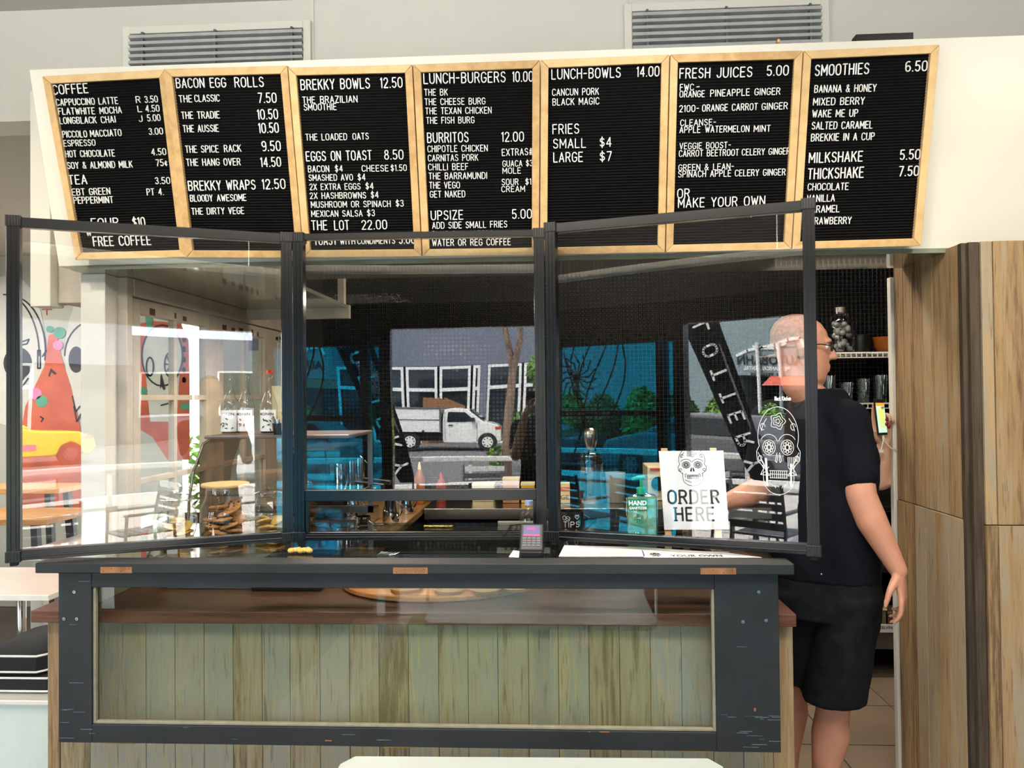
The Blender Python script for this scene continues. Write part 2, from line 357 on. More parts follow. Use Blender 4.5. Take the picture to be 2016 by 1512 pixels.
# ------------------------------------------------------------------ stroke lettering (monoline capitals, 6 x 10 cell)
def arc(cx, cy, rx, ry, a0, a1, n=8): return [(cx+rx*cos(radians(a0+(a1-a0)*i/n)), cy+ry*sin(radians(a0+(a1-a0)*i/n))) for i in range(n+1)]
OO = arc(3, 7, 3, 3, 0, 180, 6) + arc(3, 3, 3, 3, 180, 360, 6) + [(6, 7)]
G = {
'A': (6, [[(0,0),(3,10),(6,0)], [(1,3.2),(5,3.2)]]), 'B': (5.6, [[(0,0),(0,10),(3.2,10)]+arc(3.2,7.7,2.2,2.3,90,-90,4)+[(0,5.4)], [(3.2,5.4)]+arc(3.2,2.7,2.4,2.7,90,-90,4)+[(0,0)]]),
'C': (5.6, [arc(3,7,3,3,20,180,5)+arc(3,3,3,3,180,340,5)]), 'D': (5.8, [[(0,0),(0,10),(2.6,10)]+arc(2.6,6.8,3.2,3.2,90,0,4)+arc(2.6,3.2,3.2,3.2,0,-90,4)+[(0,0)]]),
'E': (5, [[(5,10),(0,10),(0,0),(5,0)], [(0,5.2),(4.2,5.2)]]), 'F': (4.8, [[(4.8,10),(0,10),(0,0)], [(0,5.2),(4,5.2)]]),
'G': (5.8, [arc(3,7,3,3,20,180,5)+arc(3,3,3,3,180,350,5)+[(6,4.6),(3.4,4.6)]]), 'H': (5.6, [[(0,0),(0,10)],[(5.6,0),(5.6,10)],[(0,5.2),(5.6,5.2)]]),
'I': (.4, [[(.2,0),(.2,10)]]), 'J': (4.4, [[(4.4,10),(4.4,2.6)]+arc(2.2,2.4,2.2,2.4,0,-180,5)]), 'K': (5.6, [[(0,0),(0,10)],[(5.4,10),(0,4)],[(2,6),(5.6,0)]]),
'L': (4.8, [[(0,10),(0,0),(4.8,0)]]), 'M': (7, [[(0,0),(0,10),(3.5,3),(7,10),(7,0)]]), 'N': (5.8, [[(0,0),(0,10),(5.8,0),(5.8,10)]]),
'O': (6, [OO]), 'P': (5.4, [[(0,0),(0,10),(3,10)]+arc(3,7.4,2.4,2.6,90,-90,5)+[(0,4.8)]]), 'Q': (6, [OO, [(3.6,2.4),(6,-.4)]]),
'R': (5.6, [[(0,0),(0,10),(3,10)]+arc(3,7.5,2.4,2.5,90,-90,5)+[(0,5)], [(3,5),(5.6,0)]]),
'S': (5.4, [arc(2.8,7.6,2.5,2.4,20,270,7)+arc(2.7,2.6,2.7,2.6,90,-160,7)]), 'T': (5.4, [[(0,10),(5.4,10)],[(2.7,10),(2.7,0)]]),
'U': (5.8, [[(0,10),(0,3)]+arc(2.9,2.9,2.9,2.9,180,360,6)+[(5.8,10)]]), 'V': (5.8, [[(0,10),(2.9,0),(5.8,10)]]), 'W': (7.6, [[(0,10),(1.9,0),(3.8,8),(5.7,0),(7.6,10)]]),
'X': (5.6, [[(0,0),(5.6,10)],[(0,10),(5.6,0)]]), 'Y': (5.6, [[(0,10),(2.8,4.6),(5.6,10)],[(2.8,4.6),(2.8,0)]]), 'Z': (5.4, [[(0,10),(5.4,10),(0,0),(5.4,0)]]),
'0': (5.6, [[(p[0]*.93, p[1]) for p in OO]]), '1': (1.8, [[(0,8.4),(1.6,10),(1.6,0)]]), '2': (5.2, [arc(2.6,7.3,2.6,2.7,170,-20,6)+[(0,0),(5.2,0)]]),
'3': (5, [arc(2.4,7.7,2.3,2.3,160,-90,6)+arc(2.4,2.7,2.6,2.7,90,-160,6)]), '4': (5.6, [[(4.2,0),(4.2,10),(0,2.8),(5.6,2.8)]]),
'5': (5.2, [[(4.8,10),(.6,10),(.3,5.4)]+arc(2.5,3.1,2.7,3.1,120,-150,7)]), '6': (5.4, [[(4.6,9.6),(3.4,10)]+arc(3,7,3,3,110,180,3)+arc(2.8,2.9,2.7,2.9,180,540,10)]),
'7': (5, [[(0,10),(5,10),(1.6,0)]]), '8': (5.4, [arc(2.7,7.7,2.2,2.3,-90,270,9), arc(2.7,2.7,2.7,2.7,90,450,9)]), '9': (5.4, [arc(2.7,7.1,2.7,2.9,0,360,10)+[(5.4,3.4)]+arc(2.6,3,2.8,3,0,-120,4)]),
'.': (.6, [[(.3,0),(.3,.5)]]), '-': (4, [[(0,5),(3.6,5)]]), '&': (6.4, [[(6.2,0),(1.2,7.4)]+arc(2.7,8.3,1.6,1.7,210,-30,6)+[(.6,3.6)]+arc(2.2,2.3,2.2,2.3,160,300,5)+[(5.8,4.4)]]),
'$': (5.4, [arc(2.8,7.2,2.4,2,20,270,7)+arc(2.7,2.9,2.6,2.2,90,-160,7), [(2.7,-1),(2.7,11)]]), '#': (6, [[(1.2,0),(2.4,10)],[(3.8,0),(5,10)],[(0,3.3),(5.8,3.3)],[(.2,6.7),(6,6.7)]]),
'c': (4.4, [arc(2.4,3.6,2.2,2.8,40,320,8), [(2.4,-.2),(2.4,7.6)]]), ' ': (3.4, []), '(': (2, [arc(3,5,3,6,130,230,5)]), "'": (.5, [[(.2,10),(.2,8)]])}
def textw(s, gap=2.9): return sum(G[c][0] for c in s) + gap*(len(s)-1)
def lettering(mb, s, A, B, cap, N, wt=.14, t=.002, gap=2.9, serif=False, V=None):
    """text from point A to point B (world), capital height cap, standing towards N"""
    A = Vector(A); B = Vector(B); U = (B-A); W = U.length; U.normalize(); N = Vector(N).normalized()
    V = V or N.cross(U).normalized()
    k = W/textw(s, gap); x = 0; kv = cap/10
    for c in s:
        for pl in G[c][1]: mb.stroke(A, U, V, N, [((x+p[0])*k, p[1]*kv) for p in pl], cap*wt, t)
        if serif:
            for pl in G[c][1]:
                for p in (pl[0], pl[-1]):
                    if c in 'HRDENIPTF' and (p[1] < .5 or p[1] > 9.5) and p[0] < 4.9: mb.stroke(A, U, V, N, [((x+p[0]-1.1)*k, p[1]*kv), ((x+p[0]+1.1)*k, p[1]*kv)], cap*wt*.8, t)
        x += G[c][0] + gap
    return mb

# ================================================================== THE SETTING
ZC = 3.06   # before the upper shell is set to its real distance (see 'shell' below)
SH = 1.08
ZR = 1.6+(ZC-1.6)*SH
struct('floor', MB().box(-8, 3.6, -.95, 6, -.1, -.005), 'grout_floor')
fl = bpy.data.objects['floor']; tm = mesh('tile', MB().box(0, .442, 0, .442, -.006, 0), 'floor_tile')
for i in range(9):
    for j in range(13):
        o = obj('tile', tm, None, fl); o.location = (-1.45+i*.45, -.9+j*.45, 0)
struct('ceiling', MB().box(-8, 3.6, -.95, 3.15, ZR, ZR+.1), 'ceiling_paint')
# wall over the boards, its left end stops where the dining room opens
wb = struct('wall_back', MB().box(-8, -1.72, 2.75, 2.9, 2.645, ZC).box(-1.72, 3.6, 2.75, 2.9, 2.08, ZC), 'white_wall')
# grilles with frame and louvres
def grille(label, x0, x1, z0, z1):
    t = thing('air_grille', label, 'vent', ((x0+x1)/2, 2.75, z0), 'ceiling air grilles')
    obj('backing', MB().box(x0, x1, 2.742, 2.749, z0, z1), 'kitchen_black', t)
    f = MB(); e = .028
    f.box(x0-e, x0, 2.728, 2.75, z0-e, z1+e).box(x1, x1+e, 2.728, 2.75, z0-e, z1+e).box(x0, x1, 2.728, 2.75, z1, z1+e).box(x0, x1, 2.728, 2.75, z0-e, z0)
    obj('frame', f, 'white_paint', t, bevel=.002)
    k = 0; z = z1-.016
    sm = mesh('slat', MB().prism([(x0, 2.716, -.006), (x0, 2.716, .005), (x0, 2.738, -.004), (x0, 2.738, -.008)], (x1-x0, 0, 0)), 'slat_grey')
    while z > z0: 
        o = obj('slat', sm, None, t); o.location = (0, 0, z); z -= .0235
    for q in (.08, .5, .94): obj('stay', MB().box(x0+(x1-x0)*q-.004, x0+(x1-x0)*q+.004, 2.7165, 2.7365, z0, z1), 'grey_alu', t)
a, b = P(262, 72, 2.75), P(600, 58, 2.75); grille('louvred air grille above the coffee and bacon egg roll boards', a.x, b.x, 2.68, a.z)
a, b = P(1243, 28, 2.75), P(1612, 10, 2.75); grille('louvred air grille above the fresh juices board', a.x, b.x, 2.68, a.z)
for q, (u, v) in enumerate([(615, 45), (1630, 5), (1232, 25)]):
    p = P(u, v, 2.75); struct('trim_%d' % (q+1), MB().box(p.x, p.x+.006, 2.744, 2.75, 2.6, ZC), 'white_paint')
# bulkhead: leaning fascia carrying the boards, flat soffit
def LY(z, off=0.0): return (LK - .2414*z) - off
zt, zb = 2.69, 2.066
pr = [(0, LY(zt, -.03), zt), (0, LY(zb, -.03), zb), (0, 2.86, zb), (0, 2.86, zt)]
x0, x1 = -1.71, 3.6
mb = MB().prism([(x0, p[1], p[2]) for p in pr], (x1-x0, 0, 0)); struct('trim_4', mb, 'bulk_white', bevel=.002)
struct('trim_5', MB().box(-1.875, -1.80, 2.66, 2.74, 1.94, 2.72), 'bulk_white', bevel=.003)
struct('trim_6', MB().box(-1.80, -1.64, 2.70, 2.86, 1.955, 2.70), 'old_paint', bevel=.003)
# glossy soffit boards
so = MB().box(-1.66, 3.4, 2.56, 2.86, 2.05, 2.0655); struct('trim_7', so, 'soffit_gloss', bevel=.001)
struct('trim_8', MB().box(-1.56, -1.03, 2.861, 3.8, 2.05, 2.066), 'soffit_gloss')
hang = MB().box(-1.06, -1.03, 3.74, 3.78, 2.066, 2.6).box(-1.30, -1.27, 3.74, 3.78, 2.066, 2.6).box(-1.27, -1.06, 3.75, 3.77, 2.2, 2.215)
struct('trim_9', hang, 'old_paint')
struct('trim_10', MB().box(-1.56, -1.02, 3.8, 3.83, 2.0, 2.066), 'old_paint')
# tiled kitchen wall
YB = 4.95
struct('wall_kitchen', MB().box(-1.62, 3.6, YB, YB+.1, 0, 3.3), 'grout')
wk = bpy.data.objects['wall_kitchen']
vs, fs = [], []; pit = .0262; rr = random.Random(3)
for i in range(int(4.1/pit)):
    for j in range(int(1.72/pit)):
        x = -1.5+i*pit; z = 1.0+j*pit; h = pit*.44; k = len(vs)
        tx, tz = rr.gauss(0, .00016), rr.gauss(0, .00016); cx, cz = x+h, z+h
        for (dx, dz, dy) in ((-h,-h,0),(h,-h,0),(h,h,0),(-h,h,0),(-h*.72,-h*.72,-.004),(h*.72,-h*.72,-.004),(h*.72,h*.72,-.004),(-h*.72,h*.72,-.004)):
            vs.append((cx+dx, YB+dy-(tx*dx/h+tz*dz/h if dy else 0), cz+dz))
        fs += [(k+4,k+5,k+6,k+7),(k,k+1,k+5,k+4),(k+1,k+2,k+6,k+5),(k+2,k+3,k+7,k+6),(k+3,k,k+4,k+7)]
tl = MB(); tl.v = vs; tl.f = fs; obj('mosaic_tile', tl, 'tile_black', wk, kind='stuff')
struct('ceiling_kitchen', MB().box(-1.9, 3.6, 3.135, 5.05, 3.0, 3.1), 'kitchen_black')
struct('wall_right', MB().box(3.5, 3.6, -.95, 5.05, 0, ZR), 'dark_room')
struct('wall_left', MB().box(-8.1, -8, -.95, 6, 0, ZR), 'far_wall')
struct('ceiling_dining', MB().box(-8, -1.62, 3.13, 6, 2.74, 2.84), 'ceiling_paint')
# dining room far walls
wf = struct('wall_far', MB().box(-8, -2.87, 5.8, 5.9, 0, 2.75), 'far_wall')
struct('wall_far_right', MB().box(-2.25, -1.62, 5.0, 5.1, 0, 2.75).box(-2.25, -2.2, 5.1, 5.9, 0, 2.75), 'far_wall')
struct('trim_11', MB().box(-2.87, -2.2, 5.8, 5.9, 2.25, 2.75), 'far_wall')
# shop front behind the camera: door opening, tinted side panes, header
YF = -.83
wfr = struct('wall_front', MB().box(-8, 3.6, YF-.12, YF-.02, 2.35, ZR).box(1.9, 3.6, YF-.12, YF-.02, 0, 2.35).box(-8, -6.8, YF-.12, YF-.02, 0, 2.35)
       .box(-3.2, -2.42, YF-.12, YF-.02, 0, 2.35), 'dark_room')
def frame_rect(x0, x1, z0, z1, y0, y1, e, mb=None):
    mb = mb or MB(); return mb.box(x0, x0+e, y0, y1, z0, z1).box(x1-e, x1, y0, y1, z0, z1).box(x0+e, x1-e, y0, y1, z1-e, z1).box(x0+e, x1-e, y0, y1, z0, z0+e)
dr = struct('door_1', MB().box(-1.22, -1.15, YF-.1, YF, 0, 2.35).box(.63, .70, YF-.1, YF, 0, 2.35).box(-1.15, .63, YF-.1, YF, 2.155, 2.35), 'black_alu')
nwin = 1
for (x0, x1) in ((-2.42, -1.34), (.72, 1.9)):
    wn = struct('window_%d' % nwin, frame_rect(x0, x1, 0, 2.35, YF-.1, YF, .05).box(x0+.05, x1-.05, YF-.1, YF, 2.02, 2.3).box(x0+.05, x1-.05, YF-.1, YF, 1.41, 1.46)
                .box(x0+.05, x1-.05, YF-.1, YF, .05, .3), 'black_alu'); nwin += 1
    obj('pane', MB().box(x0+.05, x1-.05, YF-.055, YF-.05, .3, 2.02), 'blue_glass', wn)
wn = struct('window_%d' % nwin, frame_rect(-1.34, -1.22, 0, 2.35, YF-.1, YF, .018).box(-1.322, -1.238, YF-.1, YF, 2.02, 2.33), 'black_alu'); nwin += 1
obj('pane', MB().box(-1.322, -1.238, YF-.055, YF-.05, .1, 2.02), 'blue_glass', wn)
wn = struct('window_%d' % nwin, frame_rect(-6.8, -3.2, 0, 2.35, YF-.1, YF, .06).box(-5.03, -4.97, YF-.1, YF, .06, 2.29), 'black_alu'); nwin += 1  # unseen glazing put in to let more daylight into the dining room
obj('pane', MB().box(-6.74, -3.26, YF-.055, YF-.05, .06, 2.29), 'window_glass', wn)
# black drawn branches stuck on the tinted pane
dec = MB()
for s in range(7):
    x = -2.25+s*.07; z = 1.0+s*.06
    dec.stroke((0, YF-.045, 0), Vector((1,0,0)), Vector((0,0,1)), Vector((0,1,0)), [(x+.14*sin(k*.5+s), z+k*.13) for k in range(8)], .014, .002)
for k in range(14):
    a = k*.45; dec.stroke((0, YF-.045, 0), Vector((1,0,0)), Vector((0,0,1)), Vector((0,1,0)), [(-2.18, 1.75), (-2.18+.12*cos(a), 1.75+.12*sin(a)), (-2.18+.2*cos(a+.35), 1.75+.2*sin(a+.35))], .012, .002)
obj('branch_decal', dec, 'print_black', bpy.data.objects['window_1'])

# timber partition beside the passage: side face and front face of separate planks
px = struct('wall_partition', MB().box(1.295, 1.33, 2.50, 2.95, 0, 2.06).box(1.31, 3.5, 2.485, 2.53, 0, 2.06), 'kitchen_black')
ys = [2.478, 2.57, 2.655, 2.725, 2.80, 2.872, 2.945]
for row, (z0, z1) in enumerate(((0, 1.199), (1.202, 2.062))):
    for i in range(6):
        d = random.uniform(0, .004); obj('plank', MB().box(1.27+d+(0.004 if row else 0), 1.293, ys[i]+.0015, ys[i+1]-.0015, z0, z1), 'partition_wood', px, bevel=.001)
obj('plank', MB().box(1.272, 1.318, 2.462, 2.484, 0, 2.062), 'dark_plank', px, bevel=.001)
obj('plank', MB().box(1.288, 1.318, 2.448, 2.4615, 0, 2.062), 'dark_plank', px, bevel=.001)
xs = [1.32, 1.355, 1.447, 1.54, 1.632, 1.725, 1.82, 1.91, 2.0]
for row, (z0, z1) in enumerate(((0, 1.187), (1.19, 2.062))):
    for i in range(8):
        d = random.uniform(0, .004); obj('plank', MB().box(xs[i]+.001, xs[i+1]-.001, 2.435+d+(.003 if row else 0), 2.484, z0, z1), 'partition_wood', px, bevel=.001)
struct('trim_12', MB().box(1.262, 1.30, 2.946, 2.975, 0, 2.03), 'white_paint', bevel=.003)
struct('trim_13', MB().box(1.30, 1.36, 2.955, 2.97, 0, 2.03), 'white_paint')

# white post and old sash windows on the left side of the kiosk
struct('wall_post', MB().box(-1.675, -1.585, 2.64, 2.72, 0, 2.05), 'white_paint', bevel=.003)
XW = -1.555
def vbar(y0, y1, z0, z1, t=.035, x=XW): return MB().box(x-t, x, y0, y1, z0, z1)
struct('trim_14', MB().box(XW-.05, XW+.005, 2.721, 2.76, 0, 2.049), 'old_paint', bevel=.002)
struct('trim_15', MB().box(XW-.05, XW+.01, 2.761, 4.54, 1.985, 2.049), 'old_paint', bevel=.003)
struct('trim_16', MB().box(XW-.06, XW+.02, 2.761, 4.54, .82, .90), 'old_paint', bevel=.003)
struct('wall_side', MB().box(XW-.05, XW-.01, 2.721, 4.54, 0, .82), 'white_paint')
wins = [(2.77, 3.42), (3.50, 4.12), (4.20, 4.50)]
for q, (y0, y1) in enumerate(wins):
    z0, z1 = .905, 1.98; wn = struct('window_%d' % nwin, MB().box(XW-.035, XW, y0, y0+.05, z0, z1).box(XW-.035, XW, y1-.05, y1, z0, z1)
        .box(XW-.035, XW, y0+.05, y1-.05, z1-.055, z1).box(XW-.035, XW, y0+.05, y1-.05, z0, z0+.07), 'old_paint', bevel=.002); nwin += 1
    ym = (y0+y1)/2; zz = [z0+.07, z0+.30, z0+.66, z1-.055]
    zz = [z0+.07, z0+.07+(z1-z0-.125)/3, z0+.07+2*(z1-z0-.125)/3, z1-.055]
    obj('muntin', vbar(ym-.012, ym+.012, z0+.07, z1-.055, .026, XW-.003), 'old_paint', wn, bevel=.002)
    for z in zz[1:3]:
        obj('muntin', MB().box(XW-.028, XW-.002, y0+.05, ym-.0125, z-.011, z+.011), 'old_paint', wn, bevel=.002)
        obj('muntin', MB().box(XW-.028, XW-.002, ym+.0125, y1-.05, z-.011, z+.011), 'old_paint', wn, bevel=.002)
    for k in range(3):
        for (ya, yb) in ((y0+.05, ym-.012), (ym+.012, y1-.05)):
            obj('pane', MB().box(XW-.018, XW-.015, ya, yb, zz[k]+.011, zz[k+1]-.011), 'window_glass', wn)
    for k in range(7 if q else 3):
        yy = random.uniform(y0+.02, y1-.1); obj('paint_chip', MB().box(XW, XW+.0015, yy, yy+random.uniform(.01, .06), z1-random.uniform(.045, .055), z1-random.uniform(.02, .035)), 'rust_chip', wn)
    struct('trim_%d' % (17+q), vbar(y1+.001, y1+(.078 if q < 2 else .03), .905, 1.98, .04), 'old_paint', bevel=.002)

# ================================================================== MENU BOARDS
QS = [((83,150),(325,137),(368,506),(148,512)), ((322,136),(565,129),(597,508),(367,507)), ((567,133),(811,127),(830,505),(598,507)),
      ((813,127),(1063,118),(1061,502),(832,505)), ((1065,118),(1318,107),(1309,497),(1063,502)), ((1320,107),(1581,99.5),(1558,491),(1311,497)),
      ((1583,100),(1850,88),(1813,484),(1560,491))]
LAB = ['leftmost menu letter board headed COFFEE in oak frame', 'menu letter board headed BACON EGG ROLLS in oak frame', 'menu letter board headed BREKKY BOWLS in oak frame',
       'menu letter board headed LUNCH-BURGERS in oak frame', 'menu letter board headed LUNCH-BOWLS with half its felt empty', 'menu letter board headed FRESH JUICES in oak frame',
       'rightmost menu letter board headed SMOOTHIES in oak frame']
NN = -LEAN_N
BOARDS = []
for q, cs in enumerate(QS):
    c = [PB(u, v, .024) + LEAN_N*.024 for u, v in cs]; cen = sum(c, Vector())/4
    t = thing('menu_board', LAB[q], 'menu board', cen, 'menu letter boards above the counter'); BOARDS.append(t)
    wdt = .0235; inn = []
    for i in range(4):
        a, b, d = c[i], c[(i+1) % 4], c[i-1]
        u = (b-a).normalized(); v = (d-a).normalized(); inn.append(a+(u+v)*wdt)
    for i in range(4):
        j = (i+1) % 4; e = (c[j]-c[i]).normalized()*.0004
        obj('frame_rail', MB().prism([c[i]+e, c[j]-e, inn[j]-e, inn[i]+e], NN*.024), 'oak', t, bevel=.0015)
    rb = MB(); n = 62
    for k in range(n):      # horizontal ribs of the felt
        p0 = inn[0].lerp(inn[3], (k+.12)/n); p1 = inn[1].lerp(inn[2], (k+.12)/n); p2 = inn[1].lerp(inn[2], (k+.88)/n); p3 = inn[0].lerp(inn[3], (k+.88)/n)
        m0 = p0.lerp(p3, .5)+NN*.0125; m1 = p1.lerp(p2, .5)+NN*.0125; b = NN*.008
        rb.add([p0+b, p1+b, m1, m0, p2+b, p3+b], [(3,2,1,0), (5,4,2,3)])
    rb.prism([inn[0]+NN*.004, inn[1]+NN*.004, inn[2]+NN*.004, inn[3]+NN*.004], NN*.004)
    obj('letter_felt', rb, 'felt', t)
TX = {
(0, 2.907, 0, 0): [("COFFEE",308,541,507,531,52),("CAPPUCCINO LATTE",327,605,677,594,36),("R",783,589,806,588,36),("3.50",833,588,905,585,36),("FLATWHITE",339,656,545,653,36),
 ("MOCHA",576,652,698,647,36),("L",793,641,814,640,34),("4.50",838,640,914,638,36),("LONGBLACK",347,709,554,705,36),("CHAI",584,705,664,700,36),("J",799,697,817,696,34),("5.00",848,694,920,691,36),
 ("PICCOLO",363,787,500,785,36),("MACCIATO",522,783,697,777,36),("3.00",857,771,934,768,36),("ESPRESSO",370,838,548,833,34),("HOT CHOCOLATE",380,900,659,894,36),("4.50",871,888,952,886,36),
 ("SOY & ALMOND MILK",390,966,760,958,36),("75c",898,951,960,948,36),("TEA",400,1055,500,1052,50),("3.50",893,1053,975,1051,36),("EBT",418,1118,488,1116,36),("GREEN",516,1115,633,1111,36),("PT 4.",845,1117,938,1115,36),
 ("PEPPERMINT",427,1165,650,1161,36),("FOUR",530,1302,682,1298,50),("$10",765,1297,833,1294,50),("W",500,1350,525,1349,35),("FREE COFFEE",540,1408,865,1400,52)],
(1, 2.907, 0, 0): [("BACON EGG",1013,503,1294,499,52),("ROLLS",1348,499,1510,496,54),("THE",1029,586,1100,584,38),("CLASSIC",1118,583,1258,580,38),("7.50",1482,588,1583,587,54),("THE TRADIE",1043,680,1258,676,38),
 ("10.50",1478,683,1592,680,54),("THE AUSSIE",1052,757,1253,753,38),("10.50",1485,761,1596,758,54),("THE SPICE",1066,874,1252,871,38),("RACK",1287,870,1381,867,38),("9.50",1503,864,1607,862,54),
 ("THE HANG OVER",1071,949,1377,945,38),("14.50",1496,955,1609,952,52),("BREKKY WRAPS",1083,1090,1463,1083,52),("12.50",1505,1082,1634,1079,54),("BLOODY",1093,1153,1218,1151,36),("AWESOME",1246,1151,1410,1148,36),("THE DIRTY VEGE",1101,1228,1398,1223,36)],
(2, 3.437, 560, 80): [("BREKKY BOWLS",115,333,578,322,66),("12.50",653,320,798,316,66),("THE",127,424,208,422,42),("BRAZILIAN",246,422,494,417,44),("SMOOTHIE",135,472,352,468,42),("THE LOADED",147,675,424,671,42),("OATS",465,670,570,667,42),
 ("EGGS ON TOAST",151,815,590,806,62),("8.50",680,804,804,802,62),("BACON",164,890,303,888,42),("$4",345,887,395,886,42),("CHEESE",527,885,703,883,40),("$1.50",722,882,827,880,40),("SMASHED AVO",168,948,463,945,40),("$4",499,945,548,944,42),
 ("2X EXTRA EGGS",174,1010,514,1006,40),("$4",552,1005,603,1004,42),("2X HASHBROWNS",176,1070,552,1066,40),("$4",588,1064,637,1063,42),("MUSHROOM OR SPINACH",184,1130,718,1124,40),("$3",756,1122,806,1121,42),
 ("MEXICAN SALSA",186,1192,528,1188,40),("$3",562,1187,612,1186,42),("THE",188,1281,290,1280,62),("LOT",342,1280,438,1279,62),("22.00",527,1277,694,1274,60),("TOAST",205,1382,355,1379,58),("WITH",380,1378,478,1376,40),("CONDIMENTS",497,1376,748,1372,40),("5.00",778,1373,884,1371,56)],
(3, 3.437, 560, 80): [("LUNCH-BURGERS",945,292,1494,280,68),("10.00",1545,278,1680,275,66),("THE BK",949,372,1104,370,42),("THE CHEESE BURG",952,436,1358,430,42),("THE TEXAN CHICKEN",957,498,1400,492,42),("THE FISH BURG",962,562,1284,558,42),
 ("BURRITOS",970,690,1244,685,64),("12.00",1472,683,1618,680,62),("CHIPOTLE CHICKEN",971,754,1374,748,42),("CARNITAS PORK",974,816,1310,811,42),("CHILLI BEEF",976,877,1243,873,42),("THE BARRAMUNDI",979,938,1370,934,42),("THE VEGO",983,1000,1186,998,42),("GET NAKED",987,1061,1222,1058,42),
 ("EXTRAS#",1474,779,1680,772,44),("GUACA",1478,853,1608,850,40),("$3",1636,849,1678,848,40),("MOLE",1478,900,1598,898,38),("SOUR",1472,977,1582,975,40),("$1",1632,974,1668,973,40),("CREAM",1471,1024,1626,1021,38),
 ("UPSIZE",995,1213,1208,1208,60),("5.00",1543,1204,1672,1201,60),("ADD SIDE SMALL FRIES",1003,1272,1506,1262,42),("PLUS CAN SOFTDRINK OR",1003,1331,1568,1323,40),("WATER OR REG COFFEE",1003,1388,1530,1382,42)],
(4, 3.287, 1050, 60): [("LUNCH-BOWLS",120,316,562,303,62),("14.00",670,299,812,295,62),("CANCUN PORK",124,422,422,415,42),("BLACK MAGIC",126,485,424,477,42),("FRIES",127,670,294,665,60),("SMALL",130,762,338,757,58),("$4",431,753,503,750,58),("LARGE",132,852,318,848,60),("$7",431,845,505,842,58)],
(5, 3.287, 1050, 60): [("FRESH",947,310,1140,306,62),("JUICES",1188,305,1412,299,62),("5.00",1511,293,1647,289,62),("FWC",949,389,1035,387,40),("-",1056,386,1076,385,40),("ORANGE",947,433,1106,430,40),("PINEAPPLE",1146,428,1396,420,42),("GINGER",1432,419,1594,414,42),("2100-",945,528,1070,525,42),
 ("ORANGE CARROT",1093,524,1448,514,42),("GINGER",1478,514,1642,508,42),("CLEANSE-",952,617,1180,612,38),("APPLE",947,663,1078,661,40),("WATERMELON",1113,660,1394,656,40),("MINT",1427,656,1531,654,40),("VEGGIE BOOST-",947,768,1276,760,38),("CARROT BEETROOT",943,817,1326,809,40),("CELERY GINGER",1350,808,1657,800,40),
 ("GREEN & LEAN-",940,907,1296,898,38),("SPINACH APPLE",938,950,1276,944,40),("CELERY GINGER",1305,943,1628,936,40),("OR",933,1085,1008,1083,58),("MAKE YOUR OWN",938,1146,1495,1130,58),("CHOOSE 3 FLAVOURS",943,1218,1416,1206,42)],
(6, 2.907, 1500, 0): [("SMOOTHIES",303,434,608,422,60),("6.50",820,410,941,405,56),("BANANA & HONEY",300,530,650,523,40),("MIXED BERRY",293,603,583,597,40),("WAKE ME UP",288,671,545,667,40),("SALTED CARAMEL",285,740,629,734,40),("BREKKIE IN A CUP",281,808,640,800,40),
 ("MILKSHAKE",269,932,572,922,56),("5.50",789,914,901,910,54),("THICKSHAKE",263,1025,577,1015,58),("7.50",783,1008,893,1004,54),("CHOCOLATE",262,1089,492,1085,38),("VANILLA",258,1156,413,1151,38),("CARAMEL",256,1217,440,1213,38),("STRAWBERRY",250,1284,508,1280,38)]}
for (bi, s_, ox, oy), rows in TX.items():
    for (txt, xa, ya, xb, yb, cp) in rows:
        A = PB(ox+xa/s_, oy+ya/s_, .0125); B = PB(ox+xb/s_, oy+yb/s_, .0125); up = PB(ox+xa/s_, oy+(ya-cp)/s_, .0125)
        mb = lettering(MB(), txt, A, B, (up-A).length, NN, wt=.118 if cp < 48 else .11, t=.003)
        obj('lettering', mb, 'letter_white', BOARDS[bi])
# ------------------------------------------------------------------ shell: everything above and left of the counter is set back to its real distance
bpy.context.view_layer.update()
SC = Matrix.Translation(CAM) @ Matrix.Scale(SH, 4) @ Matrix.Translation(-CAM)
SHELL = ('trim_', 'wall_back', 'wall_post', 'wall_side', 'wall_partition', 'air_grille', 'menu_board')
done = set()
def rescale(o):
    if o.type == 'MESH':
        if o.data.name not in done: done.add(o.data.name); o.data.transform(SC)
        o.location = o.location*SH
        for m_ in o.modifiers: pass
    else: o.location = SC @ o.location
    for ch in o.children:
        rescale(ch); ch.matrix_parent_inverse = pmw(o).inverted()
for o in list(sc.objects):
    if o.parent is None and o.name != 'trim_11' and (o.name.startswith(SHELL) or (o.name.startswith('window_') and o.name[7:] in '5678')): rescale(o)
def PS(px, py, Y): return SC @ P(px, py, Y)
# white backing sheet edges and a black speaker strip above
c0 = PB(72, 156, .0); 
a, b = SC @ PB(1690, 95, -.01), SC @ PB(1805, 83, -.01); zq = 1.6+(2.69-1.6)*SH+.0005
t = obj('speaker_bar', MB().box(a.x, b.x, 2.62, 2.66, zq, zq+.024), 'black_plastic', bevel=.002, label='slim black bar lying on top of the bulkhead above the smoothies board', cat='speaker')
obj('timber_batten', MB().box(PS(1532,95,2.42).x-.004, PS(1532,95,2.42).x+.004, 2.605, 2.63, zq, zq+.01), 'oak', label='tiny timber packer on bulkhead edge above the juices board', cat='timber')

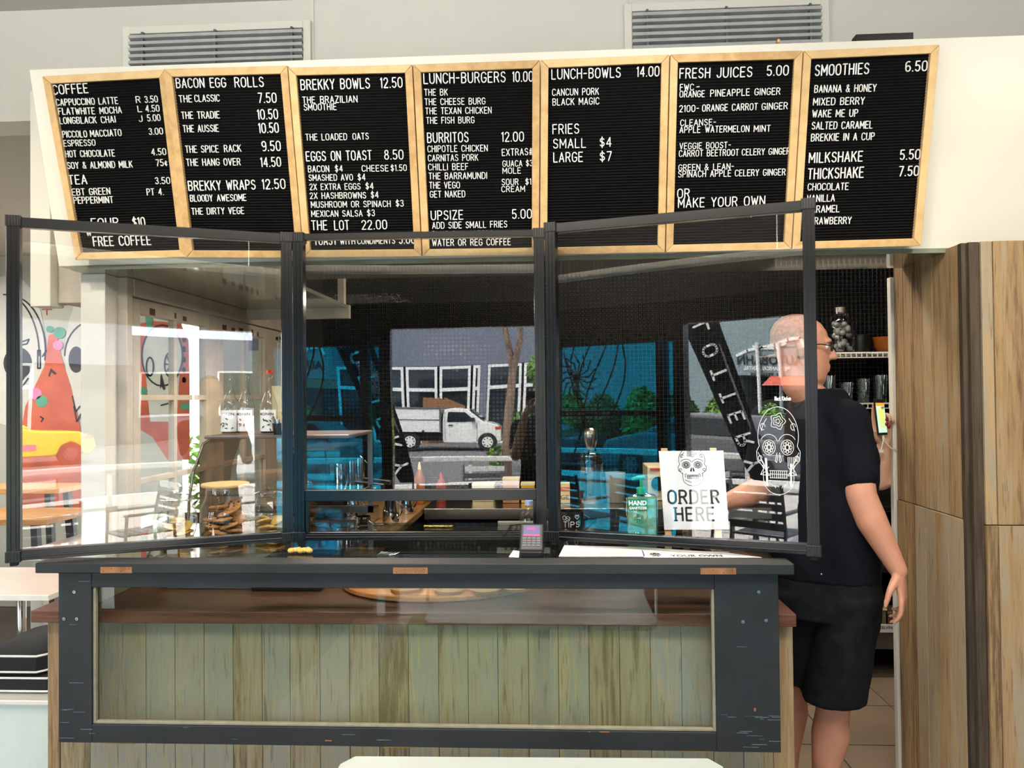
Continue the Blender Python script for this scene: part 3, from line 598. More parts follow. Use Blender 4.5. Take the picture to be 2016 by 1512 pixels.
# ================================================================== FRONT COUNTER
ct = thing('service_counter', 'plank-clad service counter with reddish timber slab behind the black window sash', 'counter', (-.45, 2.6, 0))
cx = [P(u, 1350, 2.45).x for u in (95, 120, 178, 234, 289, 346, 403, 460, 517, 572, 631, 689, 747, 805, 864, 922, 981, 1041, 1100, 1160, 1220, 1281, 1342, 1403, 1462, 1520, 1562)]
for i in range(len(cx)-1):
    d = random.uniform(0, .003); obj('plank', MB().box(cx[i]+.0008, cx[i+1]-.0008, 2.445+d, 2.468, 0, .885), 'counter_wood' if 0 < i < 25 else 'partition_wood', ct, bevel=.001)
for i in range(7):
    for X0, X1 in ((cx[0]-.001, cx[0]+.02), (cx[-1]-.02, cx[-1]+.001)):
        obj('plank', MB().box(X0, X1, 2.469+i*.09, 2.558+i*.09, 0, .885), 'partition_wood', ct, bevel=.001)
obj('carcass', MB().box(cx[0]+.03, cx[-1]-.03, 2.469, 3.08, 0, .885), 'kitchen_black', ct)
xl, xr = P(60, 1215, 2.4).x, P(1568, 1215, 2.4).x
obj('timber_slab', MB().box(xl, xr, 2.40, 3.1, .8865, .925), 'sill_wood', ct, bevel=.003)
# side boards that carry the glass top
obj('side_board', MB().box(-1.56, -1.52, 2.36, 3.05, .926, 1.068), 'counter_wood', ct, bevel=.002)
obj('side_board', MB().box(.60, .64, 2.40, 3.05, .926, 1.068), 'navy_paint', ct, bevel=.002)
obj('glass_top', MB().box(-1.58, .67, 2.385, 3.08, 1.086, 1.094), 'glass_top', ct)
obj('top_rail', MB().box(-1.56, .66, 2.90, 2.93, 1.03, 1.085), 'navy_paint', ct)
# ledge and hinged window sash hanging below it
pl, prr = PZ(70, 1108, 1.1), PZ(1555, 1104, 1.1)
lg = thing('ledge', 'long navy painted shelf board with three bare hinge mortises', 'shelf', (-.45, 2.34, 1.09))
obj('board', MB().box(pl.x, prr.x, 2.30, 2.384, 1.068, 1.10), 'navy_paint', lg, bevel=.003)
for (u0, u1) in ((198, 260), (774, 842), (1379, 1449)):
    a, b = P(u0, 1122, 2.3), P(u1, 1122, 2.3)
    m_ = obj('hinge_mortise', MB().box(a.x, b.x, 2.2988, 2.301, 1.0695, 1.088), 'bare_wood', lg, label='bare wood patch')
    for k in (.1, .35, .65, .9): obj('screw_hole', MB().cyl((a.x+(b.x-a.x)*k, 2.2984, 1.0745+.008*(k in (.35, .9))), (a.x+(b.x-a.x)*k, 2.299, 1.0745+.008*(k in (.35, .9))), .0016, n=8), 'black_plastic', m_)
sx0, sx1 = P(115, 1300, 2.33).x, P(1535, 1300, 2.33).x
sz0, sz1 = .537, 1.0665
gx0, gx1 = P(184, 1300, 2.34).x, P(1408, 1300, 2.34).x
gz0, gz1 = P(800, 1432, 2.34).z, P(800, 1157, 2.34).z
sh = thing('window_sash', 'old navy painted glazed window sash mounted on the counter front', 'window', (-.45, 2.34, .53))
obj('stile', MB().box(sx0, gx0, 2.33, 2.372, sz0, sz1), 'navy_paint', sh, bevel=.002)
obj('stile', MB().box(gx1, sx1, 2.33, 2.372, sz0, sz1), 'navy_paint', sh, bevel=.002)
obj('rail', MB().box(gx0, gx1, 2.331, 2.371, gz1, sz1), 'navy_paint', sh, bevel=.002)
obj('rail', MB().box(gx0, gx1, 2.331, 2.371, sz0, gz0), 'navy_paint', sh, bevel=.002)
bd = MB(); e = .009
bd.box(gx0, gx0+e, 2.337, 2.352, gz0, gz1).box(gx1-e, gx1, 2.337, 2.352, gz0, gz1).box(gx0+e, gx1-e, 2.337, 2.352, gz0, gz0+e)
obj('glazing_bead', bd, 'bead_paint', sh, bevel=.002, label='worn putty-coloured glazing bead')
obj('pane', MB().box(gx0+.002, gx1-.002, 2.353, 2.357, gz0+.002, gz1-.001), 'sash_glass', sh)
for (u, v) in ((147,1165),(127,1218),(152,1218),(1493,1165),(1462,1224),(1508,1221)):
    p = P(u, v, 2.33); w_ = obj('washer', MB().cyl((p.x, 2.3268, p.z), (p.x, 2.33, p.z), .0052, n=14), 'steel', sh)
    obj('screw_head', MB().cyl((p.x, 2.3258, p.z), (p.x, 2.3268, p.z), .0022, n=10), 'grey_alu', w_)
for (u, v, wd, hh) in ((1484,1397,.006,.010),(1180,1441,.03,.0025),(640,1458,.02,.003),(1159,1441,.004,.002)):
    p = P(u, v, 2.33); obj('paint_chip', MB().box(p.x, p.x+wd, 2.3292, 2.3305, p.z-hh/2, p.z+hh/2), 'bare_wood', sh)
sc_ = MB(); rs = random.Random(5)
for k in range(46):
    z = rs.choice([sz0+.012+rs.random()*.05, sz0+.10+rs.gauss(0, .004), rs.uniform(sz0, sz1)]); 
    x = rs.choice([rs.uniform(sx0, sx0+.1), rs.uniform(gx1+.01, sx1-.02), rs.uniform(sx0, sx1)])
    if gz0-.002 < z < gz1+.002 and gx0 < x+.06 and x < gx1: continue
    l = rs.uniform(.008, .05); l = min(l, sx1-x-.001); sc_.box(x, x+l, 2.3294, 2.3301, z, z+rs.uniform(.0006, .0018))
obj('scuff_marks', sc_, 'scuff', sh, kind='stuff')
for (u, v) in ((235,1476),(786,1484),(1371,1490)):
    p = P(u, v, 2.345); h = obj('hinge', MB().cyl((p.x-.05, 2.345, sz0-.004), (p.x+.05, 2.345, sz0-.004), .0042, n=12), 'brass', sh, label='brass hinge')
    obj('hinge_leaf', MB().box(p.x-.05, p.x+.05, 2.345, 2.375, sz0-.004, sz0-.0005), 'brass', h)

# ================================================================== ACRYLIC SCREENS
J = [PZ(12, 1112, 1.1), PZ(580, 1070, 1.1), PZ(1080, 1068, 1.1), PZ(1618, 1100, 1.1)]
for p in J: p.z = 0
ZB, ZT = 1.112, 2.166
def screen(A, B, label, zt=ZT, cross=None):
    U = (B-A); Lh = U.length; U.normalize(); Nn = Vector((-U.y, U.x, 0))
    T = Matrix(((U.x, Nn.x, 0, A.x), (U.y, Nn.y, 0, A.y), (0, 0, 1, 0), (0, 0, 0, 1)))
    t = thing('acrylic_screen', label, 'screen', ((A+B)/2).to_tuple()[:2]+(ZB,), 'hinged counter screens')
    def bx(name, m, *a, parent=t, bevel=.0015, **k):
        mb = MB(); mb.T = T
        for q in a: mb.box(*q)
        return obj(name, mb, m, parent, bevel=bevel, **k)
    pw = .036; x0, x1 = .004, Lh-.004
    for X in (x0, x1-pw):
        po = bx('post', 'black_alu', (X, X+pw, -.018, .018, ZB, zt))
        bx('post_rib', 'black_alu', (X+.010, X+.013, -.0205, -.018, ZB+.02, zt-.02), (X+.023, X+.026, -.0205, -.018, ZB+.02, zt-.02), parent=po, bevel=.0005)
        for Z in (ZB-.004, zt-.03):
            co = bx('corner_joint', 'black_plastic', (X-.003, X+pw+.003, -.021, .021, Z, Z+.034))
            bx('joint_rib', 'black_alu', *[(X+.002+k*.008, X+.005+k*.008, -.023, -.021, Z+.003, Z+.031) for k in range(5)], parent=co, bevel=0)
        bx('foot', 'rubber', (X+.008, X+.028, -.012, .012, ZB-.016, ZB-.004))
    h = .022 if cross else .032
    r1 = bx('top_rail', 'black_alu', (x0+pw, x1-pw, -.013, .013, zt-h, zt)); bx('bottom_rail', 'black_alu', (x0+pw, x1-pw, -.015, .015, ZB, ZB+h), (x0+pw, x1-pw, -.019, -.015, ZB+.009, ZB+.014))
    z0 = ZB+h
    if cross:
        bx('cross_rail', 'black_alu', (x0+pw, x1-pw, -.013, .013, cross, cross+.038)); z0 = cross+.038
        bx('inner_trim', 'black_alu', (x0+pw, x0+pw+.012, -.01, .01, ZB+h, cross), (x1-pw-.012, x1-pw, -.01, .01, ZB+h, cross), (x0+pw+.012, x1-pw-.012, -.012, .012, ZB+h, ZB+h+.006))
    s_ = bx('acrylic_sheet', 'acrylic', (x0+pw-.003, x1-pw+.003, -.0015, .0015, z0-.004, zt-h+.004), bevel=0)
    return t, T, s_
screen(J[0], J[1], 'left black framed clear screen angled in front of the cookie jars', 2.168)
zc = P(830, 985, 2.62).z
s2, T2, _ = screen(J[1], J[2], 'middle black framed clear screen with pass-through slot at the bottom', 2.168, cross=zc)
s3, T3, sh3 = screen(J[2], J[3], 'right black framed clear screen with white skull decal', 2.186)

# ------------------------------------------------------------------ skull line art (unit box: x -1..1, y -1.4..1.2)
def skull_lines():
    L_ = []
    L_.append(arc(0, .35, .80, .85, -20, 200, 22)); L_.append([(.75,.06),(.86,-.1),(.84,-.35),(.66,-.5),(.58,-.62)]); L_.append([(-.75,.06),(-.86,-.1),(-.84,-.35),(-.66,-.5),(-.58,-.62)])
    L_.append([(.6,-.5),(.6,-.9)]+arc(0,-.9,.6,.45,0,-180,14)+[(-.6,-.5)])
    for s in (-1, 1):
        L_.append(arc(.36*s, .02, .25, .22, 0, 360, 16)); L_.append(arc(.36*s, .02, .07, .07, 0, 360, 8))
        for k in range(8):
            a = k*45; L_.append(arc(.36*s+.14*cos(radians(a)), .02+.13*sin(radians(a)), .05, .05, 0, 360, 6))
        L_.append(arc(.36*s, .1, .36, .30, 30 if s > 0 else 20, 160 if s > 0 else 150, 8))
        L_.append([(.05*s,-.14),(.13*s,-.38),(.06*s,-.42),(.03*s,-.2)]); L_.append([(.66*s,.5),(.58*s,.7),(.44*s,.86)])
        L_.append([(.38*s,-.55),(.46*s,-.62),(.44*s,-.8)]); L_.append(arc(.6*s, .62, .1, .1, 0, 300, 6)); L_.append(arc(.72*s, -.3, .08, .08, 0, 300, 6))
        for k in range(4): L_.append([(.12*s+k*.1*s, -1.16+k*.045), (.17*s+k*.1*s, -1.08+k*.045), (.14*s+k*.1*s, -1.1+k*.045)])
    for r_ in (.08, .17, .27): L_.append([(r_*(1+.18*cos(5*radians(a)))*cos(radians(a)), .78+r_*(1+.18*cos(5*radians(a)))*sin(radians(a))*.8) for a in range(0, 361, 18)])
    for k in range(9):
        x = -.32+k*.08; L_.append([(x,-.66),(x,-.86)])
    L_.append([(-.36,-.76),(.36,-.76)]); L_.append([(-.36,-.66),(.36,-.66)]); L_.append([(-.34,-.87),(.34,-.87)])
    return L_
def skull(mb, O, U, V, N, sx, sy, w, t=.0006):
    for pl in skull_lines(): mb.stroke(O, U, V, N, [(p[0]*sx, p[1]*sy) for p in pl], w, t)
# decal on the right screen
Us = (J[3]-J[2]).normalized(); Ns = Vector((Us.y, -Us.x, 0))
def onscr(u, v):   # point where a pixel meets the right sheet
    d_ = D(u, v); n_ = Vector((-Us.y, Us.x, 0)); return CAM + d_*((J[2]-CAM).dot(n_)/d_.dot(n_)) + Ns*.0025
o_ = onscr(1532, 882); wv = (onscr(1576, 882)-onscr(1487, 882)).length/2; hv = (onscr(1532, 792)-onscr(1532, 968)).length
mb = MB(); Zv = Vector((0,0,1)); skull(mb, o_, Us, Zv, Ns, wv*1.12, hv/2.6, .0014, .0005)
for s in (-1, 1):
    for k in range(3): mb.stroke(o_, Us, Zv, Ns, [(s*wv*(.9-.1*k), -hv*.05-k*.02), (s*wv*(.6-.1*k), -hv*.2-k*.015), (s*wv*.8, -hv*.3)], .0014, .0005)
mb.stroke(o_, Us, Zv, Ns, [(wv*.55,-hv*.18),(wv*.55,-hv*.42)], .005, .0005)
for k in range(4): mb.stroke(o_, Us, Zv, Ns, [(wv*(.43+.08*k),-hv*.10),(wv*(.43+.08*k),-hv*.20)], .0018, .0005)
mb.stroke(o_, Us, Zv, Ns, [(-wv*.55,-hv*.12),(-wv*.5,-hv*.42)], .006, .0005)
dk = obj('skull_decal', mb, 'letter_white', sh3, label='white line-drawn skull decal')
a, b = onscr(1525, 789), onscr(1557, 785); mb = MB(); lettering(mb, 'BLACK KITCHEN', a, b, .011, Ns, wt=.2, t=.0005, V=Zv); obj('decal_lettering', mb, 'letter_white', dk)

# ================================================================== text from the built-in font
def ftext(s, O, U, V, N, height, width=None, bold=0.0, t=.0006):
    cu = bpy.data.curves.new('t', 'FONT'); cu.body = s; cu.size = 1; cu.offset = bold; cu.resolution_u = 2
    o = bpy.data.objects.new('t', cu); COL.objects.link(o); dg = bpy.context.evaluated_depsgraph_get()
    me = bpy.data.meshes.new_from_object(o.evaluated_get(dg)); 
    xs = [v.co.x for v in me.vertices]; ys = [v.co.y for v in me.vertices]
    k = height/(max(ys)-min(ys)); kx = (width/(max(xs)-min(xs))) if width else k
    O, U, V, N = Vector(O), Vector(U).normalized(), Vector(V).normalized(), Vector(N).normalized()
    mb = MB(); mb.v = [tuple(O+U*((v.co.x-min(xs))*kx)+V*((v.co.y-min(ys))*k)+N*t) for v in me.vertices]; mb.f = [tuple(p.vertices) for p in me.polygons]
    bpy.data.objects.remove(o); bpy.data.meshes.remove(me); bpy.data.curves.remove(cu); return mb
X_, Y_, Z_ = Vector((1,0,0)), Vector((0,1,0)), Vector((0,0,1))
bpy.data.objects.remove([o for o in dk.children if o.name.startswith('decal_lettering')][0])
obj('decal_lettering', ftext('Black Kitchen', a, Us, Z_, Ns, .0135, (b-a).length, bold=.03), 'letter_white', dk)

# ================================================================== THINGS ON THE GLASS COUNTER TOP
ZG = 1.0945
def cookie(name, c, r, h, m, tilt, yaw, label, group, chips=0, seed=0):
    rs = random.Random(seed); mb = MB(); T = Matrix.Translation(c) @ Matrix.Rotation(yaw, 4, 'Z') @ Matrix.Rotation(tilt, 4, 'X'); mb.T = T
    rg = []
    for (f, z) in ((.02,-h*.5),(.7,-h*.5),(.97,-h*.15),(1,.05*h),(.85,h*.35),(.5,h*.5),(.02,h*.55)):
        rg.append([Vector((r*f*(1+.05*sin(3*a+seed)+rs.uniform(-.02,.02))*cos(a), r*f*(1+.05*sin(3*a+seed))*sin(a), z+(rs.uniform(-.001,.001) if f < .9 else 0))) for a in [2*pi*i/16 for i in range(16)]])
    mb.loft(rg); o = obj(name, mb, m, None, smooth=True, label=label, cat='cookie', group=group)
    if chips:
        cb = MB(); cb.T = T
        for k in range(chips):
            a, q = rs.uniform(0, 2*pi), r*rs.uniform(.1, .85); s_ = rs.uniform(.0025, .005); cb.sphere((q*cos(a), q*sin(a), h*(.45 if q < r*.6 else .25)*rs.choice((1, 1, -1))), s_, 6, 4)
        obj('chocolate_chips', cb, 'chocolate', o, kind='stuff')
    return o
def jar(px0, px1, Yd, hgt, label, lid):
    cx_ = (P(px0, 1060, Yd).x+P(px1, 1060, Yd).x)/2; R_ = (P(px1, 1060, Yd).x-P(px0, 1060, Yd).x)/2
    t = thing('cookie_jar', label, 'jar', (cx_, Yd, ZG), 'cookie jars on the counter')
    if lid == 'wood':
        prof = [(R_*.86, 0), (R_*.97, .012), (R_, .05), (R_*.99, .09), (R_*.93, .12), (R_*.78, .15), (R_*.74, hgt-.014)]
        obj('body', MB().lathe((cx_, Yd, ZG), prof, 40, False), 'jar_glass', t, smooth=True)
        obj('base', MB().lathe((cx_, Yd, ZG), [(R_*.86, 0), (R_*.86, .005)], 40), 'jar_glass', t, smooth=True)
        obj('lid', MB().lathe((cx_, Yd, ZG), [(R_*.72, hgt-.022), (R_*.72, hgt-.012), (R_*.93, hgt-.010), (R_*.95, hgt-.004), (R_*.93, hgt)], 40), 'oak', t, smooth=True, label='pale wooden lid')
    else:
        prof = [(R_*.70, 0), (R_*.74, .01), (R_*.9, .035), (R_, .072), (R_*.93, .105), (R_*.74, .128), (R_*.70, .14), (R_*.78, .15)]
        obj('body', MB().lathe((cx_, Yd, ZG), prof, 40, False), 'jar_glass', t, smooth=True)
        obj('base', MB().lathe((cx_, Yd, ZG), [(R_*.7, 0), (R_*.7, .006)], 40), 'jar_glass', t, smooth=True)
        for q in range(3): obj('body_ring', MB().tube([(cx_+cos(a)*R_*(.97-.08*q), Yd+sin(a)*R_*(.97-.08*q), ZG+.085+.018*q) for a in [2*pi*i/32 for i in range(33)]], .0022, 6), 'jar_glass', t, smooth=True)
        l = obj('lid', MB().lathe((cx_, Yd, ZG), [(R_*.66, .146), (R_*.84, .151), (R_*.84, .158), (R_*.5, .167), (R_*.25, .172)], 32), 'jar_glass', t, smooth=True)
        obj('knob', MB().sphere((cx_, Yd, ZG+.187), .019, 10, 6), 'jar_glass', l)
    return cx_, R_
rs = random.Random(11)
cxj, Rj = jar(313, 386, 2.68, .19, 'left glass cookie jar holding pale round cookies', 'glass')
k = 0
for lay, (z, n) in enumerate(((.016, 5), (.034, 5), (.055, 4), (.076, 2))):
    for i in range(n):
        a = 2*pi*i/n+lay*.7; q = Rj*.46
        cookie('cookie', (cxj+q*cos(a), 2.68+q*sin(a), ZG+z), .026, .009, 'cookie_pale', rs.uniform(.1, .9) if i % 2 else rs.uniform(-.3, .3), a, 'pale yellow round cookie inside the left glass jar', 'pale cookies in the left jar', 0, k); k += 1
obj('price_tag', MB().box(cxj-.002, cxj+.036, 2.68-Rj-.004, 2.68-Rj-.003, ZG+.012, ZG+.028), 'paper', bevel=0, label='small white price tag in front of the left cookie jar', cat='tag')
cxj, Rj = jar(397, 491, 2.74, .20, 'wide middle cookie jar with wooden lid full of chocolate chip cookies', 'wood')
for lay, z in enumerate((.014, .032, .052, .074, .096, .116)):
    n = 5 if lay < 4 else 3
    for i in range(n):
        a = 2*pi*i/n+lay*.8; q = Rj*(.48 if lay < 4 else .3)
        cookie('chocolate_chip_cookie', (cxj+q*cos(a), 2.74+q*sin(a), ZG+z), .034, .014, 'cookie', rs.uniform(.5, 1.2) if (i+lay) % 3 == 0 else rs.uniform(-.35, .35), a, 'brown chocolate chip cookie inside the wooden-lidded jar', 'chocolate chip cookies in the middle jar', 14, k); k += 1
cxj, Rj = jar(496, 574, 2.80, .19, 'right glass cookie jar with knobbed lid beside the middle screen post', 'glass')
for lay, (z, n) in enumerate(((.016, 5), (.036, 5), (.058, 4))):
    for i in range(n):
        a = 2*pi*i/n+lay*.5; q = Rj*.46
        cookie('cookie', (cxj+q*cos(a), 2.80+q*sin(a), ZG+z), .027, .013, 'cookie_pale', rs.uniform(.2, 1.0) if i % 2 else rs.uniform(-.3, .3), a, 'golden folded cookie inside the right glass jar', 'golden cookies in the right jar', 0, k); k += 1

# card terminal in its cradle
p = PZ(1047, 1091, 1.1); t = thing('card_terminal', 'black card payment terminal with purple screen in front of the middle screen', 'card reader', (p.x, 2.43, ZG))
T = Matrix.Translation((p.x, 2.43, ZG)) @ Matrix.Rotation(radians(-3), 4, 'Z')
mb = MB(); mb.T = T; mb.prism([(-.036,-.03,0),(.036,-.03,0),(.036,.07,0),(-.036,.07,0)], (0,0,.022)); obj('cradle', mb, 'black_plastic', t, bevel=.004)
TT = T @ Matrix.Translation((0, -.028, .024)) @ Matrix.Rotation(radians(58), 4, 'X')
def tb(name, m, x0, x1, y0, y1, z0, z1, parent=t, bv=.001, **k_):
    mb = MB(); mb.T = TT; mb.box(x0, x1, y0, y1, z0, z1); return obj(name, mb, m, parent, bevel=bv, **k_)
tb('body', 'black_plastic', -.037, .037, -.002, .092, -.022, 0, bv=.006)
tb('cradle_edge', 'grey_alu', -.030, .030, -.0045, -.003, -.018, -.015)
sc1 = tb('screen', 'screen_glow', -.026, .026, .047, .083, 0, .0008); tb('screen_band', 'screen_pink', -.026, .026, .047, .053, .0008, .0012, parent=sc1)
mb = MB(); mb.T = TT; 
for i in range(8): mb.box(-.016+i*.004, -.0135+i*.004, .068, .074+(i % 3)*.002, .0008, .0012)
obj('screen_mark', mb, 'screen_pink', sc1)
for i in range(4):
    for j in range(4): tb('key', 'key_grey' , -.027+i*.0145, -.016+i*.0145, .014+j*.0078, .0195+j*.0078, 0, .0014, bv=.0004)
mb = MB(); p0 = Vector((p.x, 2.475, ZG+.08)); mb.tube([p0, p0+Vector((-.02,.03,.01)), p0+Vector((-.07,.06,.0)), p0+Vector((-.10,.12,-.05))], .0025, 6); obj('cable', mb, 'black_plastic', t, smooth=True)
q = PZ(1010, 1090, 1.1); obj('paper_slip', MB().prism([(q.x-.012, 2.42, ZG), (q.x+.02, 2.41, ZG), (q.x+.02, 2.45, ZG+.012), (q.x, 2.46, ZG+.012)], (0, 0, .001)), 'paper', label='torn paper slip left of the card terminal', cat='paper')
q = PZ(757, 1092, 1.1)
mb = MB()
for i in range(5): mb.prism([(q.x-.03+i*.01, 2.44+.006*(i % 2), ZG), (q.x-.015+i*.012, 2.44, ZG+.012-.002*i), (q.x-.01+i*.012, 2.465, ZG+.004)], (.004, .001, .002))
obj('tissue', mb, 'tissue', label='crumpled pale blue tissue on the glass top', cat='tissue')
# bagged pastry scrap near left middle joint
mb = MB(); q = PZ(592, 1086, 1.1)
for i in range(7): mb.sphere((q.x-.03+.01*i, 2.47+.008*(i % 3), ZG+.01), (.012, .01, .009), 8, 6)
obj('wrapped_sweets', mb, 'cookie_pale', smooth=True, label='small bag of golden sweets under the joint of the left and middle screens', cat='sweets')
# laminated menus lying on the glass
def sheet_(pxs, z, label, lines):
    c = [PZ(u, v, ZG) for u, v in pxs]; t = obj('menu_sheet', MB().prism([Vector((a.x, a.y, z)) for a in c], (0, 0, .0012)), 'paper', label=label, cat='menu', group='menus lying on the glass top')
    return t, c
t, c = sheet_(((1100,1096),(1270,1096),(1262,1078),(1111,1074)), ZG+.0002, 'folded menu sheet with small print right of the card terminal', 6)
for i in range(5):
    for j in range(2):
        x = c[0].x+.02+j*.11; obj('print_line', MB().box(x, x+.085, c[0].y+.010+i*.013, c[0].y+.0125+i*.013, ZG+.0014, ZG+.0017), 'print_grey', t)
t, c = sheet_(((1268,1098),(1500,1098),(1440,1090),(1262,1078)), ZG+.0002, 'menu sheet with big black heading under the right screen', 4)
mb = ftext('YOUR OWN', (PZ(1318,1093,ZG).x, c[0].y+.006, ZG+.0015), X_, Y_, Z_, .03, .16, bold=.02); obj('heading', mb, 'print_black', t)
mb = MB(); skull(mb, Vector((PZ(1290,1093,ZG).x, c[0].y+.04, ZG+.0014)), X_, Y_, Z_, .02, .02, .0012); obj('skull_print', mb, 'print_black', t)

# ORDER HERE sign on a small easel
sg = thing('order_sign', 'white ORDER HERE card with printed skull on a small wooden easel', 'sign', (P(1365,1050,2.72).x, 2.72, ZG))
c = [P(1308,1043,2.70), P(1435,1042,2.70), P(1424,887,2.765), P(1297,888,2.765)]
cu_ = (c[1]-c[0]).normalized(); cv_ = (c[3]-c[0]); cv_ = (cv_-cu_*cu_.dot(cv_)).normalized(); cn_ = cu_.cross(cv_).normalized()
if cn_.y > 0: cn_ = -cn_
card = obj('card', MB().prism(c, -cn_*.003), 'paper', sg)
def q2(px, py):   # point on the card plane
    d_ = D(px, py); return CAM + d_*((c[0]-CAM).dot(cn_)/d_.dot(cn_)) + cn_*.0004
s_ = 7.2; ox, oy = 1280, 870
mb = MB(); O1 = q2(ox+593/s_, oy+330/s_); sk = (q2(ox+790/s_, 930)-q2(ox+390/s_, 930)).length/2/.86; skv = (q2(1360, oy+135/s_)-q2(1360, oy+655/s_)).length/2.42
mb2 = MB(); skull(mb2, O1+cv_*.0, cu_, cv_, cn_, sk, skv, .0019, .0003)
mb2.prism([O1+cu_*x*sk+cv_*y*skv for x, y in ((-.05,-.16),(-.14,-.38),(-.03,-.4))], cn_*.0003); mb2.prism([O1+cu_*x*sk+cv_*y*skv for x, y in ((.05,-.16),(.14,-.38),(.03,-.4))], cn_*.0003)
obj('skull_print', mb2, 'print_black', card)
for (tx, xa, ya, xb, yb) in (('ORDER', 262, 872, 975, 868), ('HERE', 365, 1115, 905, 1112)):
    A, B = q2(ox+xa/s_, oy+ya/s_), q2(ox+xb/s_, oy+yb/s_); cap = (q2(ox+xa/s_, oy+(ya-180)/s_)-A).length
    obj('lettering', lettering(MB(), tx, A, B, cap, cn_, wt=.165, t=.0004, gap=3.2, serif=True, V=cv_), 'print_black', card)
lb = P(1316,1061,2.70).x; 
for u in (1316, 1415):
    x = P(u, 1060, 2.705).x; obj('easel_leg', MB().prism([(x-.011, 2.700, ZG+.003), (x+.011, 2.700, ZG+.003), (x+.011, 2.712, ZG+.003), (x-.011, 2.712, ZG+.003)], (0, .075, .31)), 'oak', sg, bevel=.001)
xa, xb = P(1316,1060,2.705).x, P(1415,1060,2.705).x
obj('easel_bar', MB().box(xa-.011, xb+.011, 2.718, 2.735, ZG+.06, ZG+.075), 'oak', sg); obj('easel_prop', MB().prism([((xa+xb)/2-.01, 2.86, ZG), ((xa+xb)/2+.01, 2.86, ZG), ((xa+xb)/2+.01, 2.872, ZG), ((xa+xb)/2-.01, 2.872, ZG)], (0, -.09, .24)), 'oak', sg)

# hand sanitizer
Yd = 2.66; cxh = P(1263, 1000, Yd).x; hw = (P(1293,1000,Yd).x-P(1233,1000,Yd).x)/2
t = thing('hand_sanitizer', 'one litre clear green hand sanitizer pump bottle left of the sign', 'bottle', (cxh, Yd, ZG))
zs = P(1263, 972, Yd).z-ZG
rg = []
for f, z in ((.9,0),(1,.006),(.99,zs*.9),(.9,zs*.97),(.5,zs*1.0),(.28,zs*1.03)):
    rg.append([Vector((cxh+max(-hw*f, min(hw*f, hw*f*1.35*cos(a))), Yd+max(-.03*f, min(.03*f, .04*f*sin(a))), ZG+z)) for a in [2*pi*i/24 for i in range(24)]])
obj('body', MB().loft(rg), 'jar_glass', t, smooth=True)
rg2 = [[Vector((cxh+(v.x-cxh)*.93, Yd+(v.y-Yd)*.9, v.z+.003)) for v in r_] for r_ in rg[:3]]; obj('gel', MB().loft(rg2), 'gel_green', t, smooth=True)
pm = obj('pump', MB().cyl((cxh, Yd, ZG+zs), (cxh, Yd, ZG+zs+.022), .016, n=20).cyl((cxh, Yd, ZG+zs+.022), (cxh, Yd, ZG+zs+.05), .005, n=12), 'pump_green', t, smooth=True)
obj('nozzle', MB().tube([(cxh+.012, Yd, ZG+zs+.056), (cxh-.012, Yd, ZG+zs+.056), (cxh-.032, Yd-.004, ZG+zs+.050)], [.0075, .0065, .004], 10), 'pump_green', pm, smooth=True)
yl = Yd-.031
def lab(px0, py0, px1, py1, m, par, dy=0, **k_):
    a, b = P(px0, py0, yl), P(px1, py1, yl); return obj('label_panel', MB().box(a.x, b.x, yl-dy-.0008, yl-dy, a.z, b.z), m, par, **k_)
l1 = lab(1237, 1004, 1275, 982, 'label_green', t, label='green HAND SANITIZER label'); a, b = P(1239, 996, yl), P(1273, 995, yl)
obj('lettering', ftext('HAND', P(1238,995,yl-.001), X_, Z_, -Y_, .0165, .060, bold=.04), 'letter_white', l1); obj('lettering', ftext('SANITIZER', P(1239,1003,yl-.001), X_, Z_, -Y_, .0095, .060, bold=.04), 'letter_white', l1)
mb = MB(); o1 = P(1256,1020,yl-.001); mb.stroke(o1, X_, Z_, -Y_, [(p_[0]*.018, p_[1]*.018) for p_ in arc(0,0,1,1,0,360,20)], .001, .0005); mb.box(o1.x-.005, o1.x+.005, o1.y-.0006, o1.y, o1.z-.014, o1.z+.014).box(o1.x-.013, o1.x+.013, o1.y-.0006, o1.y, o1.z-.004, o1.z+.004)
l2 = obj('care_emblem', mb, 'label_green', t); obj('lettering', ftext('CARE', o1+Vector((-.010,-.0012,-.0028)), X_, Z_, -Y_, .0055, .020), 'letter_white', l2)
l3 = lab(1248, 1055, 1264, 1047, 'label_green', t); obj('lettering', ftext('1L', P(1251,1054,yl-.001), X_, Z_, -Y_, .011, .016, bold=.03), 'letter_white', l3)
for k in range(4): a = P(1243, 1033+k*3.2, yl); obj('print_line', MB().box(a.x, a.x+.055, yl-.0005, yl, a.z, a.z+.0012), 'label_green', t)

# tips mug
Yd = 2.80; cxm = P(1124, 1030, Yd).x; r_ = .046; hm = .088
t = thing('tips_mug', 'black chalk-drawn TIPS mug behind the middle joint of the screens', 'mug', (cxm, Yd, ZG))
b_ = obj('cup', MB().lathe((cxm, Yd, ZG), [(r_*.95,0),(r_,.004),(r_,hm),(r_*.93,hm),(r_*.92,.008)], 32), 'black_plastic', t, smooth=True)
obj('handle', MB().tube([(cxm+r_*.95+.03*sin(pi*i/10), Yd-.008, ZG+.02+.055*i/10) for i in range(11)], .005, 8), 'black_plastic', t, smooth=True)
def wrap(mb, dx=0):  # bend flat lettering around the mug
    mb.v = [(cxm+r_*1.012*sin((v[0]-cxm)/r_), Yd-r_*1.012*cos((v[0]-cxm)/r_), v[2]) for v in mb.v]; return mb
mb = MB(); lettering(mb, 'TIPS', Vector((cxm-.028, Yd-r_, ZG+.036)), Vector((cxm+.030, Yd-r_, ZG+.036)), .019, -Y_, wt=.12, t=.0004, V=Z_)
